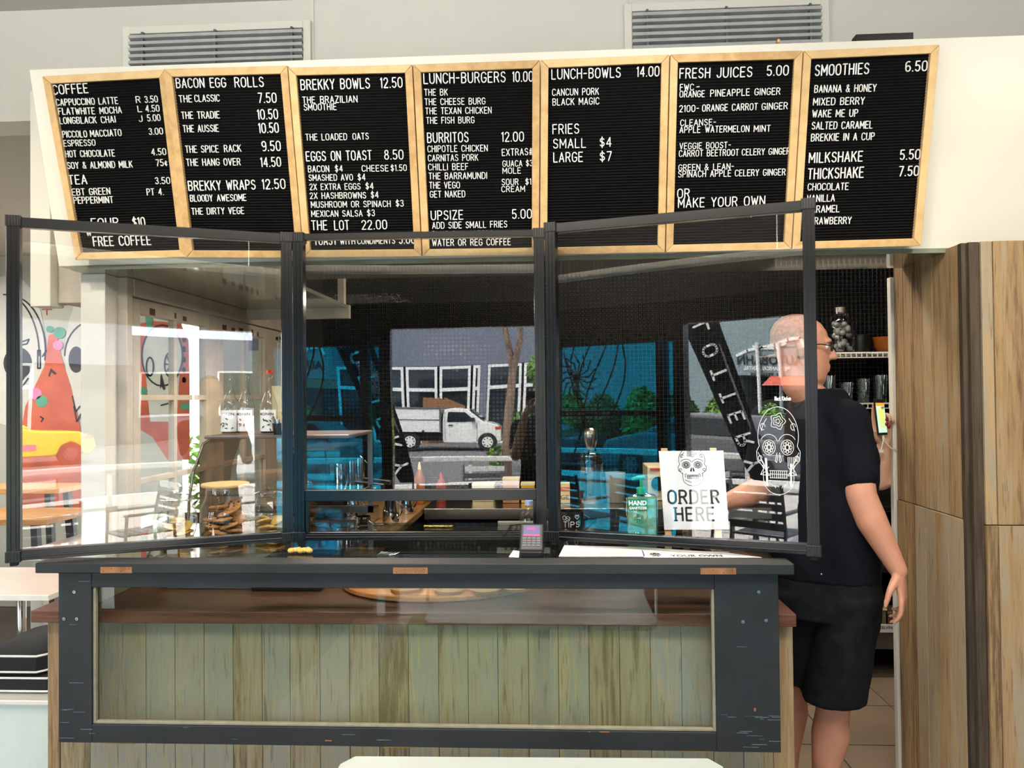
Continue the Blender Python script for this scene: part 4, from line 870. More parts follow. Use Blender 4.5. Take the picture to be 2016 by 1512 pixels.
for s in (-1, 1): mb.stroke(Vector((cxm+.022, Yd-r_, ZG+.064)), X_, Z_, -Y_, [(0,0),(s*.008,.008),(s*.006,.014),(s*.002,.013),(0,.010)], .0018, .0004)
mb.stroke(Vector((cxm-.012, Yd-r_, ZG+.066)), X_, Z_, -Y_, [(q[0]*.008, q[1]*.008) for q in arc(0,0,1,1,0,330,8)+arc(-1.6,.3,.9,.9,0,300,8)], .0016, .0004)
mb.stroke(Vector((cxm+.018, Yd-r_, ZG+.018)), X_, Z_, -Y_, [(q[0]*.006, q[1]*.008) for q in arc(0,0,1,1,0,360,8)+[(0,-1.6)]], .0016, .0004)
mb.stroke(Vector((cxm-.02, Yd-r_, ZG+.016)), X_, Z_, -Y_, [(q[0]*.007, q[1]*.006) for q in arc(0,1,1,1,150,-90,6)+arc(0,-1,1,1,90,-150,6)], .0016, .0004)
obj('chalk_lettering', wrap(mb), 'letter_white', b_)

# water bottle behind the terminal
Yd = 2.78; cb = P(1042, 1040, Yd).x; t = thing('water_bottle', 'clear plastic bottle with pale blue cap behind the card terminal', 'bottle', (cb, Yd, ZG-.0))
obj('body', MB().lathe((cb, Yd, ZG), [(.03,0),(.034,.01),(.034,.06),(.03,.08),(.018,.098),(.013,.106),(.013,.112)], 24), 'jar_glass', t, smooth=True)
obj('cap', MB().cyl((cb, Yd, ZG+.112), (cb, Yd, ZG+.128), .015, n=20), mat('cap_blue', (170, 186, 232), .4), t, smooth=True, label='pale blue screw cap')

# curved cake display with syrup bottles on it
cxd0, cxd1 = P(402, 862, 3.05).x, -.80; zd = P(480, 862, 3.05).z
t = thing('cake_display', 'smoky curved glass display case behind the cookie jars', 'display case', ((cxd0+cxd1)/2, 3.15, ZG))
prof = [(cxd0-.03, 0), (cxd0-.028, .10), (cxd0-.01, .22), (cxd0+.03, zd-ZG-.02), (cxd0+.06, zd-ZG)]
fr = MB()
for i in range(len(prof)-1):
    a, b = prof[i], prof[i+1]; fr.prism([(a[0], 2.98, ZG+a[1]), (b[0], 2.98, ZG+b[1]), (b[0], 3.34, ZG+b[1]), (a[0], 3.34, ZG+a[1])], (.003, 0, 0))
obj('curved_glass', fr, 'dark_clear', t, smooth=True)
fg = [(p_[0], p_[1]) for p_ in prof] + [(cxd1, zd-ZG), (cxd1, 0)]
obj('front_glass', MB().prism([(x, 2.978, ZG+z) for x, z in fg], (0, -.004, 0)), 'dark_clear', t)
tr = MB()
for i in range(len(prof)-1): tr.cyl((prof[i][0], 2.975, ZG+prof[i][1]), (prof[i+1][0], 2.975, ZG+prof[i+1][1]), .006, n=8)
obj('edge_trim', tr, 'steel', t, smooth=True)
obj('top_panel', MB().box(cxd0+.04, cxd1, 2.96, 3.36, zd, zd+.014), mat('smoke_trim', (96, 84, 80), .3), t, bevel=.004)
obj('back_frame', MB().box(cxd0-.03, cxd1, 3.345, 3.36, ZG, ZG+.03).box(cxd1-.02, cxd1, 3.345, 3.36, ZG, zd), 'grey_alu', t)
obj('glass_shelf', MB().box(cxd0+.0, cxd1, 2.99, 3.34, ZG+.12, ZG+.126), 'dark_clear', t)
def syrup(px, Yd, label, m_lab='paper', pump=False):
    x = P(px, 860, Yd).x; z = zd+.0145; k = .86; t = thing('syrup_bottle', label, 'bottle', (x, Yd, z), 'syrup bottles on the display case')
    obj('body', MB().lathe((x, Yd, z), [(.036*k,0),(.039*k,.006),(.039*k,.13*k),(.034*k,.155*k),(.020*k,.19*k),(.014*k,.22*k),(.013*k,.265*k),(.016*k,.27*k),(.016*k,.285*k)], 24), 'jar_glass', t, smooth=True)
    obj('syrup', MB().lathe((x, Yd, z), [(.033*k,.004),(.036*k,.008),(.036*k,.06*k)], 20), 'syrup' if not pump else 'black_plastic', t, smooth=True)
    lb_ = MB(); n = 14; R_ = .0405*k
    lb_.loft([[Vector((x+rr_*sin(a), Yd-rr_*cos(a), z+zz_)) for a in [-1.2+2.4*i/n for i in range(n+1)]] for rr_, zz_ in ((R_, .012), (R_, .098))], cap=False)
    l = obj('label_panel', lb_, m_lab, t, smooth=True)
    mb = ftext('MONIN', (x-.030, Yd-R_, z+.076), X_, Z_, -Y_, .011, .060, bold=.015)
    mb.v = [(x+(R_+.0006)*sin((v[0]-x)/R_), Yd-(R_+.0006)*cos((v[0]-x)/R_), v[2]) for v in mb.v]; obj('lettering', mb, 'print_black', l)
    lf = MB(); rs_ = random.Random(px)
    for i in range(7):
        xx, z2 = x+rs_.uniform(-.018, .02), z+rs_.uniform(.022, .06); a = rs_.uniform(0, 6.3); lf.prism([(xx, Yd-R_-.001, z2), (xx+.009*cos(a)-.003*sin(a), Yd-R_-.001, z2+.009*sin(a)+.003*cos(a)), (xx+.016*cos(a), Yd-R_-.001, z2+.016*sin(a)), (xx+.009*cos(a)+.003*sin(a), Yd-R_-.001, z2+.009*sin(a)-.003*cos(a))], (0, -.0004, 0))
    obj('leaf_print', lf, 'leaf_dark' if px != 484 else 'bark', l)
    if pump: obj('cap', MB().cyl((x, Yd, z+.285*k), (x, Yd, z+.30*k), .017*k, n=16), 'lamp_red', t, label='red cap')
syrup(453, 3.06, 'leftmost clear syrup bottle with leaf label on the display case')
syrup(484, 3.08, 'clear syrup bottle with brown nut label beside the leftmost one')
syrup(530, 3.06, 'syrup bottle with red cap on the display case', pump=True)
x = P(552, 800, 3.2).x; st = MB()
for i in range(9): st.lathe((x, 3.2, zd+.015+i*.018), [(.030, 0), (.036, .05), (.0375, .052)], 20)
tag(obj('cup_stack', st, 'cream', smooth=True), 'stack of cream paper cups behind the red-capped syrup bottle', 'cups')
x = P(553, 850, 3.02).x; t = thing('cutlery_tub', 'black tub of metal cutlery at the right end of the display case', 'tub', (x, 3.02, zd+.0145))
obj('tub', MB().lathe((x, 3.02, zd+.0145), [(.028,0),(.034,.045),(.031,.045)], 20), 'black_plastic', t, smooth=True)
for i in range(8): a = i*.8; obj('handle', MB().cyl((x+.01*cos(a), 3.02+.01*sin(a), zd+.02), (x+.035*cos(a), 3.02+.03*sin(a), zd+.075+.006*(i % 3)), .0025, .004, 8), 'steel', t, smooth=True)

# ================================================================== KITCHEN BEHIND THE COUNTER
kb = thing('side_bench', 'tan laminate work bench running back along the left windows', 'bench', (-1.1, 3.8, 0))
obj('worktop', MB().box(-1.50, -.73, 3.12, YB-.01, .95, .985), 'bench_tan', kb, bevel=.003); obj('base_cabinet', MB().box(-1.50, -.76, 3.16, YB-.01, 0, .948), 'kitchen_black', kb)
xbr = 2.2
sb = thing('steel_bench', 'long stainless steel bench against the black tiled wall', 'bench', (.7, 4.5, 0))
obj('worktop', MB().box(-.72, xbr-.9, 4.22, YB-.01, .955, .985).box(-.72, xbr-.9, 4.21, 4.225, .925, .985), 'steel', sb, bevel=.002)
obj('base_cabinet', MB().box(-.72, xbr-.92, 4.30, YB-.01, .1, .924), 'kitchen_black', sb)
obj('drawer', MB().box(.25, .80, 4.28, 4.299, .72, .90), 'steel', sb, bevel=.002)
# under-bench fridge with grille and hinge close behind the counter
fd = thing('bench_fridge', 'black topped under-counter fridge with slotted grey grille', 'fridge', (-.2, 3.5, 0))
x0, x1 = P(745, 1040, 3.6).x, P(975, 1040, 3.6).x
obj('body', MB().box(-.66, .10, 3.45, 3.95, .0, .93), 'kitchen_black', fd, bevel=.004)
gx_0, gx_1 = P(978, 1030, 3.45).x, P(1056, 1030, 3.45).x
gp = obj('grille_panel', MB().prism([(gx_0, 3.43, .90), (gx_1+.06, 3.43, .90), (gx_1+.06, 3.52, 1.03), (gx_0, 3.52, 1.03)], (0, .01, -.005)), mat('fridge_grey', (110, 108, 102), .4), fd, bevel=.001)
for i in range(7):
    x = gx_0+.035+i*.026; obj('slot', MB().prism([(x, 3.438, .916), (x+.010, 3.438, .916), (x+.032, 3.505, 1.013), (x+.022, 3.505, 1.013)], (0, -.005, .0035)), 'kitchen_black', gp)
a = P(835, 1037, 3.44); b = P(892, 1037, 3.44); obj('hinge', MB().cyl((a.x, 3.44, a.z), (b.x, 3.44, b.z), .008, n=12), 'brass', fd, smooth=True, label='brass barrel hinge')
# black tray shelf
obj('black_tray', MB().box(P(1180,1040,3.3).x, P(1330,1040,3.3).x, 3.3, 3.5, 1.0, 1.045), 'black_plastic', bevel=.004, label='flat black tray behind the hand sanitizer', cat='tray')
obj('tray_table', MB().box(.12, .62, 3.2, 3.6, .0, .998), 'kitchen_black', bevel=.004, label='low black cabinet under the tray', cat='cabinet')

# juicer
def place(px, py, Y): return P(px, py, Y)
Yd = 4.45; x = P(1164, 975, Yd).x; zb_ = .986; R_ = (P(1190,950,Yd).x-P(1137,950,Yd).x)/2; ht = P(1164, 918, Yd).z-zb_
t = thing('juicer', 'brushed steel juicer with dark control strip on the steel bench', 'juicer', (x, Yd, zb_))
bd_ = obj('body', MB().lathe((x, Yd, zb_), [(R_*.98,0),(R_,.008),(R_*.98,ht*.5),(R_*.92,ht)], 36), 'steel', t, smooth=True)
obj('control_strip', MB().prism([(x-R_*.78, Yd-R_*.80, zb_+.03), (x-R_*.45, Yd-R_*1.0, zb_+.03), (x-R_*.45, Yd-R_*1.0, zb_+ht*.85), (x-R_*.78, Yd-R_*.80, zb_+ht*.85)], (-.006, -.008, 0)), mat('brown_strip', (58, 36, 30), .3), bd_, bevel=.003)
obj('lettering', ftext('Breville', (x-.016, Yd-R_-.001, zb_+.045), X_, Z_, -Y_, .011, .05, bold=.02), 'print_black', bd_)
obj('bowl', MB().lathe((x, Yd, zb_), [(R_*.94,ht+.001),(R_*.98,ht+.06),(R_*.8,ht+.085),(R_*.5,ht+.095)], 32), 'dark_clear', t, smooth=True)
obj('chute', MB().lathe((x, Yd, zb_), [(.022,ht+.096),(.03,ht+.11),(.045,ht+.16),(.045,ht+.20),(.03,ht+.22),(.0,ht+.222)], 28), 'steel', t, smooth=True)
x2 = P(1211, 975, Yd).x; t = thing('juice_jug', 'frosted plastic jug with handle right of the juicer', 'jug', (x2, Yd, zb_))
obj('body', MB().lathe((x2, Yd, zb_), [(.05,0),(.055,.006),(.06,.17),(.056,.17),(.05,.01)], 28), mat('frosted', (170, 166, 150), .4), t, smooth=True); obj('handle', MB().tube([(x2-.055-.03*sin(pi*i/8), Yd-.02, zb_+.03+.11*i/8) for i in range(9)], .007, 8), 'grey_alu', t, smooth=True)
Yd = 4.5; xa, xb = P(1275, 950, Yd).x, P(1330, 950, Yd).x; za, zb2 = zb_, P(1280, 918, Yd).z
t = thing('washing_up_machine', 'cream bench appliance with a round dark dial behind the sign', 'appliance', ((xa+xb)/2, Yd, za)); obj('body', MB().box(xa, xb, 4.5, 4.75, za, zb2), 'cream', t, bevel=.006)
obj('dial', MB().cyl(((xa+xb)/2-.02, 4.499, (za+zb2)/2), ((xa+xb)/2-.02, 4.485, (za+zb2)/2), .04, n=24), 'black_plastic', t, smooth=True); obj('name_badge', MB().box(xa+.015, xa+.08, 4.496, 4.5, zb2-.025, zb2-.012), 'lamp_red', t, label='small red badge')
Yd = 4.4; xa, xb = P(1100, 970, Yd).x, P(1122, 970, Yd).x
t = thing('drink_carton', 'orange and cream carton lettered GE on the steel bench', 'carton', (xa, Yd, zb_)); obj('box', MB().box(xa-.03, xb, Yd, Yd+.06, zb_, zb_+.115), 'cream', t, bevel=.002)
obj('orange_band', MB().box(xa-.0305, xb+.0005, Yd-.001, Yd+.02, zb_+.068, zb_+.092), 'orange', t); obj('lettering', ftext('GE', (xa+.008, Yd-.0005, zb_+.022), X_, Z_, -Y_, .026, .05, bold=.03), mat('ochre', (150, 110, 50), .6), t)
# condiments on the steel bench
def bottle(px, Yd, r, h, m, label, capm='cream'):
    x = P(px, 960, Yd).x; t = thing('sauce_bottle', label, 'bottle', (x, Yd, zb_)); obj('body', MB().lathe((x, Yd, zb_), [(r*.95,0),(r,.006),(r,h*.62),(r*.5,h*.78),(r*.3,h*.82)], 20), m, t, smooth=True); obj('cap', MB().lathe((x, Yd, zb_), [(r*.34,h*.82),(r*.3,h*.9),(r*.12,h)], 14), capm, t, smooth=True)
bottle(826, 4.40, .03, .24, 'amber', 'tall amber sauce bottle on the steel bench'); bottle(868, 4.5, .028, .17, mat('sauce_red', (150, 44, 30), .4), 'small red sauce bottle right of the amber one', 'lamp_red')
def carton(px0, px1, Yd, h, m, label, cat='box', depth=.1):
    a, b = P(px0, 980, Yd).x, P(px1, 980, Yd).x; o = obj('food_box', MB().box(a, b, Yd, Yd+depth, zb_, zb_+h), m, bevel=.002, label=label, cat=cat); obj('lid', MB().box(a-.002, b+.002, Yd-.002, Yd+depth+.002, zb_+h, zb_+h+.012), 'cream', o); return o
carton(990, 1022, 4.42, .13, mat('kraft', (150, 104, 66), .7), 'brown cardboard box on the steel bench left of the tub')
carton(1026, 1052, 4.42, .10, mat('tub_yellow', (214, 168, 40), .5), 'yellow topped plastic tub on the steel bench', 'tub')
carton(930, 972, 4.5, .09, 'cream', 'cream food tub on the steel bench')
# coffee gear on the side bench
def coffee(x0, y0):
    t = thing('espresso_machine', 'chrome espresso machine with group handles at the left bench', 'coffee machine', (x0, y0, .986))
    obj('body', MB().box(x0-.14, x0+.02, y0, y0+.45, 1.06, 1.36), 'kitchen_black', t, bevel=.02); obj('drip_tray', MB().box(x0-.05, x0+.16, y0, y0+.45, .986, 1.055), 'steel', t, bevel=.006); obj('cup_rail', MB().box(x0-.14, x0+.06, y0, y0+.45, 1.361, 1.375), 'steel', t, bevel=.004)
    for k in range(3):
        yy = y0+.07+k*.15; g = obj('group_head', MB().cyl((x0+.07, yy, 1.30), (x0+.07, yy, 1.21), .035, n=20).box(x0+.02, x0+.07, yy-.025, yy+.025, 1.25, 1.30), 'chrome', t, smooth=True)
        obj('portafilter', MB().cyl((x0+.07, yy, 1.209), (x0+.07, yy, 1.18), .038, n=20), 'steel', g, smooth=True); obj('handle', MB().tube([(x0+.10, yy, 1.195), (x0+.16, yy-.01, 1.19), (x0+.24, yy-.02, 1.18)], [.009, .011, .014], 10), 'black_plastic', g, smooth=True)
    for k in range(2): obj('steam_wand', MB().tube([(x0+.05, y0+.04+.46*k, 1.3), (x0+.10, y0+.04+.46*k, 1.25), (x0+.12, y0+.04+.46*k, 1.08)], .005, 8), 'chrome', t, smooth=True)
coffee(-1.05, 3.42)
for k, (x, y, h) in enumerate(((-.93, 3.5, .12), (-.83, 3.30, .10), (-.80, 3.72, .13), (-.79, 4.05, .11))):
    t = thing('milk_jug', ['steel milk jug nearest on the drip tray edge', 'small steel milk jug beside the nearest one', 'tall steel milk jug mid bench', 'far steel milk jug on the tan bench'][k], 'jug', (x, y, .986)); r_ = .04; zz = .9865 if x > -.88 else 1.0555
    obj('body', MB().lathe((x, y, zz), [(r_*.95,0),(r_,.01),(r_*.95,h*.5),(r_*.75,h*.85),(r_*.8,h),(r_*.76,h),(r_*.9,.01)], 24), 'chrome', t, smooth=True); obj('handle', MB().tube([(x+r_*.7+.03*sin(pi*i/8), y-.01, zz+.02+(h-.04)*i/8) for i in range(9)], .004, 8), 'chrome', t, smooth=True)
# wire shelves on the tiled wall with glassware
def wire_shelf(z, label):
    x0, x1, y0, y1 = 1.30, 2.35, 4.55, YB-.012; t = thing('wire_shelf', label, 'shelf', (1.8, 4.7, z), 'white wire shelves on the tiled wall')
    obj('front_rail', MB().box(x0, x1, y0, y0+.006, z-.004, z+.004).box(x0, x1, y0, y0+.006, z-.030, z-.024), 'white_plastic', t)
    rod = mesh('rod', MB().box(0, .004, y0, y1, z-.003, z+.001).box(0, .004, y0-.001, y0+.004, z-.03, z+.002), 'white_plastic')
    for i in range(int((x1-x0)/.03)): o = obj('rod', rod, None, t); o.location = (x0+i*.03, 0, 0)
wire_shelf(1.83, 'upper white wire shelf holding the big glass jar'); wire_shelf(1.535, 'middle white wire shelf crowded with drinking glasses'); wire_shelf(1.24, 'lower white wire shelf behind the people')
x = P(1657, 690, 4.68).x; t = thing('glass_jar', 'large clear mason jar with metal lid on the upper wire shelf', 'jar', (x, 4.68, 1.832))
obj('body', MB().lathe((x, 4.68, 1.832), [(.07,0),(.075,.01),(.075,.19),(.06,.225),(.042,.235),(.042,.245)], 28), 'jar_glass', t, smooth=True); obj('lid', MB().cyl((x, 4.68, 1.832+.245), (x, 4.68, 1.832+.275), .044, n=28), 'steel', t, smooth=True, label='metal screw lid')
mb = MB(); rs = random.Random(2)
for i in range(26): a = rs.uniform(0, 6.3); mb.sphere((x+.045*cos(a)*rs.random(), 4.68+.045*sin(a), 1.85+rs.random()*.17), .018, 8, 5)
obj('contents', mb, mat('ice_grey', (120, 120, 118), .2), t, smooth=True, kind='stuff')
x = P(1697, 690, 4.7).x; obj('storage_tin', MB().lathe((x, 4.7, 1.832), [(.045,0),(.047,.01),(.047,.11),(.042,.115)], 24), 'black_plastic', smooth=True, label='dark storage tin right of the mason jar', cat='tin')
x = P(1752, 690, 4.7).x; obj('amber_bowl', MB().lathe((x, 4.7, 1.832), [(.06,0),(.09,.03),(.105,.095),(.10,.095),(.085,.035),(.05,.008)], 28), 'amber', smooth=True, label='amber bowl at the right end of the upper wire shelf', cat='bowl')
n = 0
for row, yy in enumerate((4.60, 4.70, 4.80)):
    for i in range(9):
        x = 1.42+i*.098+row*.03; h = .125+.04*((i*7+row*3) % 3)/2; r_ = .032+.004*((i+row) % 2)
        o = obj('drinking_glass', MB().lathe((x, yy, 1.5365), [(r_*.7,0),(r_*.72,.008),(r_,h),(r_*.94,h),(r_*.66,.012)], 20), 'jar_glass', smooth=True, label='clear drinking glass standing in the rows on the middle wire shelf', cat='glass', group='drinking glasses on the middle wire shelf'); n += 1
# under-bench black shelving at the back of the passage
t = thing('storage_rack', 'black storage rack with labelled shelf at the end of the passage', 'rack', (1.8, 4.6, 0))
for z in (.22, .62, .96): obj('shelf', MB().box(1.35, 2.4, 4.42, YB-.01, z-.03, z), 'kitchen_black' if z < .9 else 'steel', t, bevel=.002)
for x in (1.36, 2.38): obj('upright', MB().box(x-.01, x+.01, 4.43, 4.45, 0, .93), 'kitchen_black', t)
obj('shelf_edge', MB().box(1.35, 2.4, 4.41, 4.418, .17, .255), mat('rack_grey', (92, 80, 74), .5), t)
a = P(1724, 1245, 4.405); lbp = obj('shelf_label', MB().box(a.x-.04, a.x+.105, 4.404, 4.409, a.z, a.z+.045), 'paper', t, label='white KELVIN shelf label'); obj('lettering', ftext('KELVIN', (a.x+.02, 4.4035, a.z+.02), X_, Z_, -Y_, .016, .07, bold=.02), mat('print_blue', (50, 50, 120), .6), lbp)
x = P(1700, 1200, 4.68).x; s1 = thing('detergent_bottle', 'olive bottle with red cap on the low rack shelf', 'bottle', (x, 4.75, .22)); obj('body', MB().lathe((x, 4.75, .2205), [(.05,0),(.055,.01),(.055,.16),(.02,.24)], 20), mat('olive', (110, 104, 60), .4), s1, smooth=True); obj('cap', MB().lathe((x, 4.75, .2205), [(.022,.24),(.022,.27),(.008,.30)], 14), 'lamp_red', s1, smooth=True)
for k, (u, w_, h) in enumerate(((1726, .075, .15), (1758, .085, .13))): x = P(u, 1220, 4.5).x; o = obj('plastic_tub', MB().box(x-w_/2, x+w_/2, 4.46, 4.6, .2205, .2205+h), mat('tub_olive', (120, 112, 78), .6) if k == 0 else mat('tub_brown', (84, 62, 48), .6), bevel=.004, label=['olive plastic tub on the low rack shelf', 'brown plastic tub at the right of the low rack shelf'][k], cat='tub'); obj('lid', MB().box(x-w_/2-.003, x+w_/2+.003, 4.457, 4.603, .2205+h, .2305+h), 'cream' if k == 0 else 'bark', o)
x = P(1712, 1120, 4.6).x; o = obj('product_box', MB().box(x-.08, x+.06, 4.5, 4.65, .6205, .84), mat('box_green', (120, 140, 104), .6), bevel=.002, label='pale green printed box on the middle rack shelf', cat='box')
obj('print_band', MB().box(x-.08, x+.06, 4.4985, 4.4995, .66, .68).box(x-.05, x+.03, 4.4985, 4.4995, .74, .80), 'paper', o)

# buns on a wooden board inside the counter display
cxb = P(860, 1180, 2.75).x; bo = obj('serving_board', MB().lathe((0, 0, 0), [(.29,0),(.30,.006),(.30,.018),(.295,.022)], 48), 'board_wood', smooth=True, label='round wooden serving board inside the counter display', cat='board'); bo.location = (cxb, 2.74, .926); bo.scale = (1.1, .8, 1)
for k, (u, yy) in enumerate(((800, 2.58), (886, 2.565), (956, 2.57), (1018, 2.60))):
    x = P(u, 1165, yy).x; obj('bread_bun', MB().lathe((x, yy, .9485), [(.045,0),(.056,.012),(.054,.028),(.036,.042),(.01,.048)], 24), 'bun', smooth=True, label=['leftmost', 'second', 'third', 'rightmost'][k]+' round bread bun on the serving board', cat='bun')
obj('bread_box', MB().box(P(505,1170,2.7).x, P(640,1170,2.7).x, 2.65, 2.95, .926, 1.02), 'black_plastic', bevel=.004, label='black tray left of the serving board in the display', cat='tray')
obj('foam_tub', MB().box(P(330,1170,2.7).x, P(500,1170,2.7).x, 2.68, 2.95, .926, 1.015), 'white_plastic', bevel=.01, label='white tub inside the counter display at the left', cat='tub')

# ================================================================== LEFT: dining room and furniture
t = thing('dining_table', 'white laminate table left of the counter with chrome leg', 'table', (-2.6, 2.8, 0))
q0 = PZ(87, 1172, .75); q1 = PZ(113, 1120, .75)
obj('tabletop', MB().box(q0.x-1.3, q0.x+.02, q0.y, q0.y+.55, .725, .75), 'white_laminate', t, bevel=.003)
x = P(42, 1215, q0.y+.2).x; obj('leg', MB().cyl((x, q0.y+.2, 0), (x, q0.y+.2, .724), .02, n=16), 'chrome', t, smooth=True); obj('leg', MB().cyl((x-.8, q0.y+.2, 0), (x-.8, q0.y+.2, .724), .02, n=16), 'chrome', t, smooth=True)
zc_ = PZ
cz = P(60, 1345, 2.95).z; xr_ = P(100, 1345, 2.95).x
t = thing('banquette', 'glossy white bench unit under the stacked black cushions', 'bench', (-2.4, 3.0, 0)); obj('body', MB().box(-3.4, xr_+.16, 2.80, 3.22, 0, cz-.02), mat('gloss_white', (205, 214, 208), .12, coat=.4, var=.02), t, bevel=.004); obj('seat_top', MB().box(-3.42, xr_+.165, 2.78, 3.24, cz-.0195, cz), 'white_laminate', t, bevel=.004)
def cushion(z, h, xr, label, y0=2.84, dz=0):
    x0 = P(2, 1300, 2.9).x-.05; t = thing('seat_cushion', label, 'cushion', ((x0+xr)/2, 3.0, z), 'black cushions with white piping')
    rg = []
    for (f, zz) in ((.9, 0), (1, h*.15), (1.01, h*.5), (1, h*.85), (.92, h)): 
        rg.append([Vector(((x0+xr)/2+(xr-x0)/2*f*max(-1, min(1, 1.25*cos(a))), y0+.19+.19*f*max(-1, min(1, 1.25*sin(a))), z+zz+dz*cos(a)*.0)) for a in [2*pi*i/40 for i in range(40)]])
    obj('cover', MB().loft(rg), 'black_fabric', t, smooth=True)
    for j in (1, 3): obj('piping', MB().tube(rg[j]+[rg[j][0]], .0042, 6), 'piping_white', t, smooth=True, label='white piping')
cushion(cz+.001, .07, xr_+.10, 'lower black seat cushion with white piping on the white bench'); cushion(cz+.074, .085, xr_+.06, 'upper black seat cushion with white piping on the white bench', 2.83)
# narrow white bench wall and slatted timber tables behind the glass
obj('bar_ledge', MB().box(-3.02, -2.83, 4.1, 5.6, .72, .75).box(-2.96, -2.89, 4.2, 4.26, 0, .719).box(-2.96, -2.89, 5.4, 5.46, 0, .719), 'white_laminate', bevel=.003, label='narrow white bar ledge running back in the dining room', cat='ledge')
def timber_table(x, y, z, label, L_=1.1, W_=.5):
    t = thing('timber_table', label, 'table', (x, y, 0), 'timber topped tables in the dining room'); obj('tabletop', MB().box(x-L_/2, x+L_/2, y-W_/2, y+W_/2, z-.035, z), 'table_wood', t, bevel=.004)
    for sx in (-1, 1):
        for sy in (-1, 1): obj('leg', MB().prism([(x+sx*(L_/2-.12)-.02, y+sy*(W_/2-.08)-.02, z-.036), (x+sx*(L_/2-.12)+.02, y+sy*(W_/2-.08)-.02, z-.036), (x+sx*(L_/2-.12)+.02, y+sy*(W_/2-.08)+.02, z-.036), (x+sx*(L_/2-.12)-.02, y+sy*(W_/2-.08)+.02, z-.036)], (sx*.06, sy*.03, -(z-.036))), mat('steel_dark', (62, 60, 62), .5), t)
a = PZ(157, 1015, .90); timber_table(a.x-.66, a.y+.1, .90, 'nearer timber topped table in front of the mural'); a = PZ(152, 955, 1.02); timber_table(a.x-.55, 5.1, 1.02, 'high timber bar table right below the mural', W_=.35)
def stool(x, y, label):
    t = thing('dining_chair', label, 'chair', (x, y, 0), 'dark chairs in the dining room')
    obj('seat', MB().box(x-.19, x+.19, y-.19, y+.19, .44, .465), 'table_wood', t, bevel=.006)
    for sx in (-1, 1):
        for sy in (-1, 1): obj('leg', MB().cyl((x+sx*.17, y+sy*.17, .44), (x+sx*.2, y+sy*.2, 0), .012, n=10), 'steel_dark', t)
        obj('back_post', MB().cyl((x+sx*.17, y+.17, .44), (x+sx*.18, y+.22, .85), .012, n=10), 'steel_dark', t)
    obj('backrest', MB().box(x-.19, x+.19, y+.20, y+.225, .70, .84), 'steel_dark', t, bevel=.006)
stool(-3.45, 3.75, 'dark metal chair nearest the timber table'); stool(-2.42, 4.85, 'dark metal chair seen through the old window'); stool(-2.35, 3.8, 'dark metal chair right outside the old window'); stool(-4.4, 4.4, 'dark metal chair at the left edge of the dining room')

# mural on the far wall
mu = thing('wall_mural', 'painted mural of white skulls and an orange bottle shape on the dining room wall', 'mural', (-3.6, 5.8, .5))
YM = 5.797
def mpoly(pts, m, nm, d=0, sx=1): obj(nm, MB().prism([P(u, v, YM-d) for u, v in pts], (0, -.0015, 0)), m, mu)
def mline(pts, w=.012, d=.002): 
    mb = MB(); ps = [P(u, v, YM) for u, v in pts]; mb.stroke((0, YM-d-.0016, 0), X_, Z_, -Y_, [(q.x, q.z) for q in ps], w, .0012); return mb
def ell(cx, cy, rx, ry, a0=0, a1=360, n=24): return [(cx+rx*cos(radians(a0+(a1-a0)*i/n)), cy+ry*sin(radians(a0+(a1-a0)*i/n))) for i in range(n+1)]
mpoly([(112,655),(120,700),(140,760),(160,850),(165,1010),(20,1010),(28,930),(50,800),(88,720),(96,660)], 'mural_orange', 'painted_bottle', .002)
for (cx_, cy_, r_, m_) in ((98,648,7,'mural_green'),(117,655,12,'mural_green'),(114,680,10,'mural_pink'),(70,775,12,'mural_pink'),(82,790,12,'mural_green')): mpoly(ell(cx_, cy_, r_, r_*.95)[:-1], m_, 'painted_flower', .004)
mpoly([(100,725),(112,735),(108,738),(101,732),(98,742),(95,740)], 'mural_line', 'painted_cross', .005)
mpoly(ell(20,690,70,150)[:-1], 'mural_white', 'painted_skull', .0005); mpoly(ell(190,700,62,140)[:-1], 'mural_white', 'painted_skull', .0006)
mpoly(ell(35,715,28,32)[:-1], 'mural_line', 'painted_eye', .0035); mpoly(ell(150,708,15,26)[:-1], 'mural_line', 'painted_eye', .0035)
lines = [ell(20,690,70,108,-92,10,14), ell(10,700,68,120,-92,0,14), ell(190,700,62,70,180,290,12), [(30,678),(58,668),(54,677),(30,682)], [(30,770),(50,740),(58,712)], [(42,765),(56,745)], [(75,690),(75,725),(80,725),(80,690),(75,690)], [(84,702),(92,690),(88,700)], [(128,600),(140,596)],
 [(143,780),(150,810),(158,800)], [(146,800),(152,830),(160,815)], [(80,820),(86,824),(82,830)]]
mb = MB()
for L_ in lines: q_ = mline(L_); mb.add(q_.v, q_.f)
obj('painted_lines', mb, 'mural_line', mu)
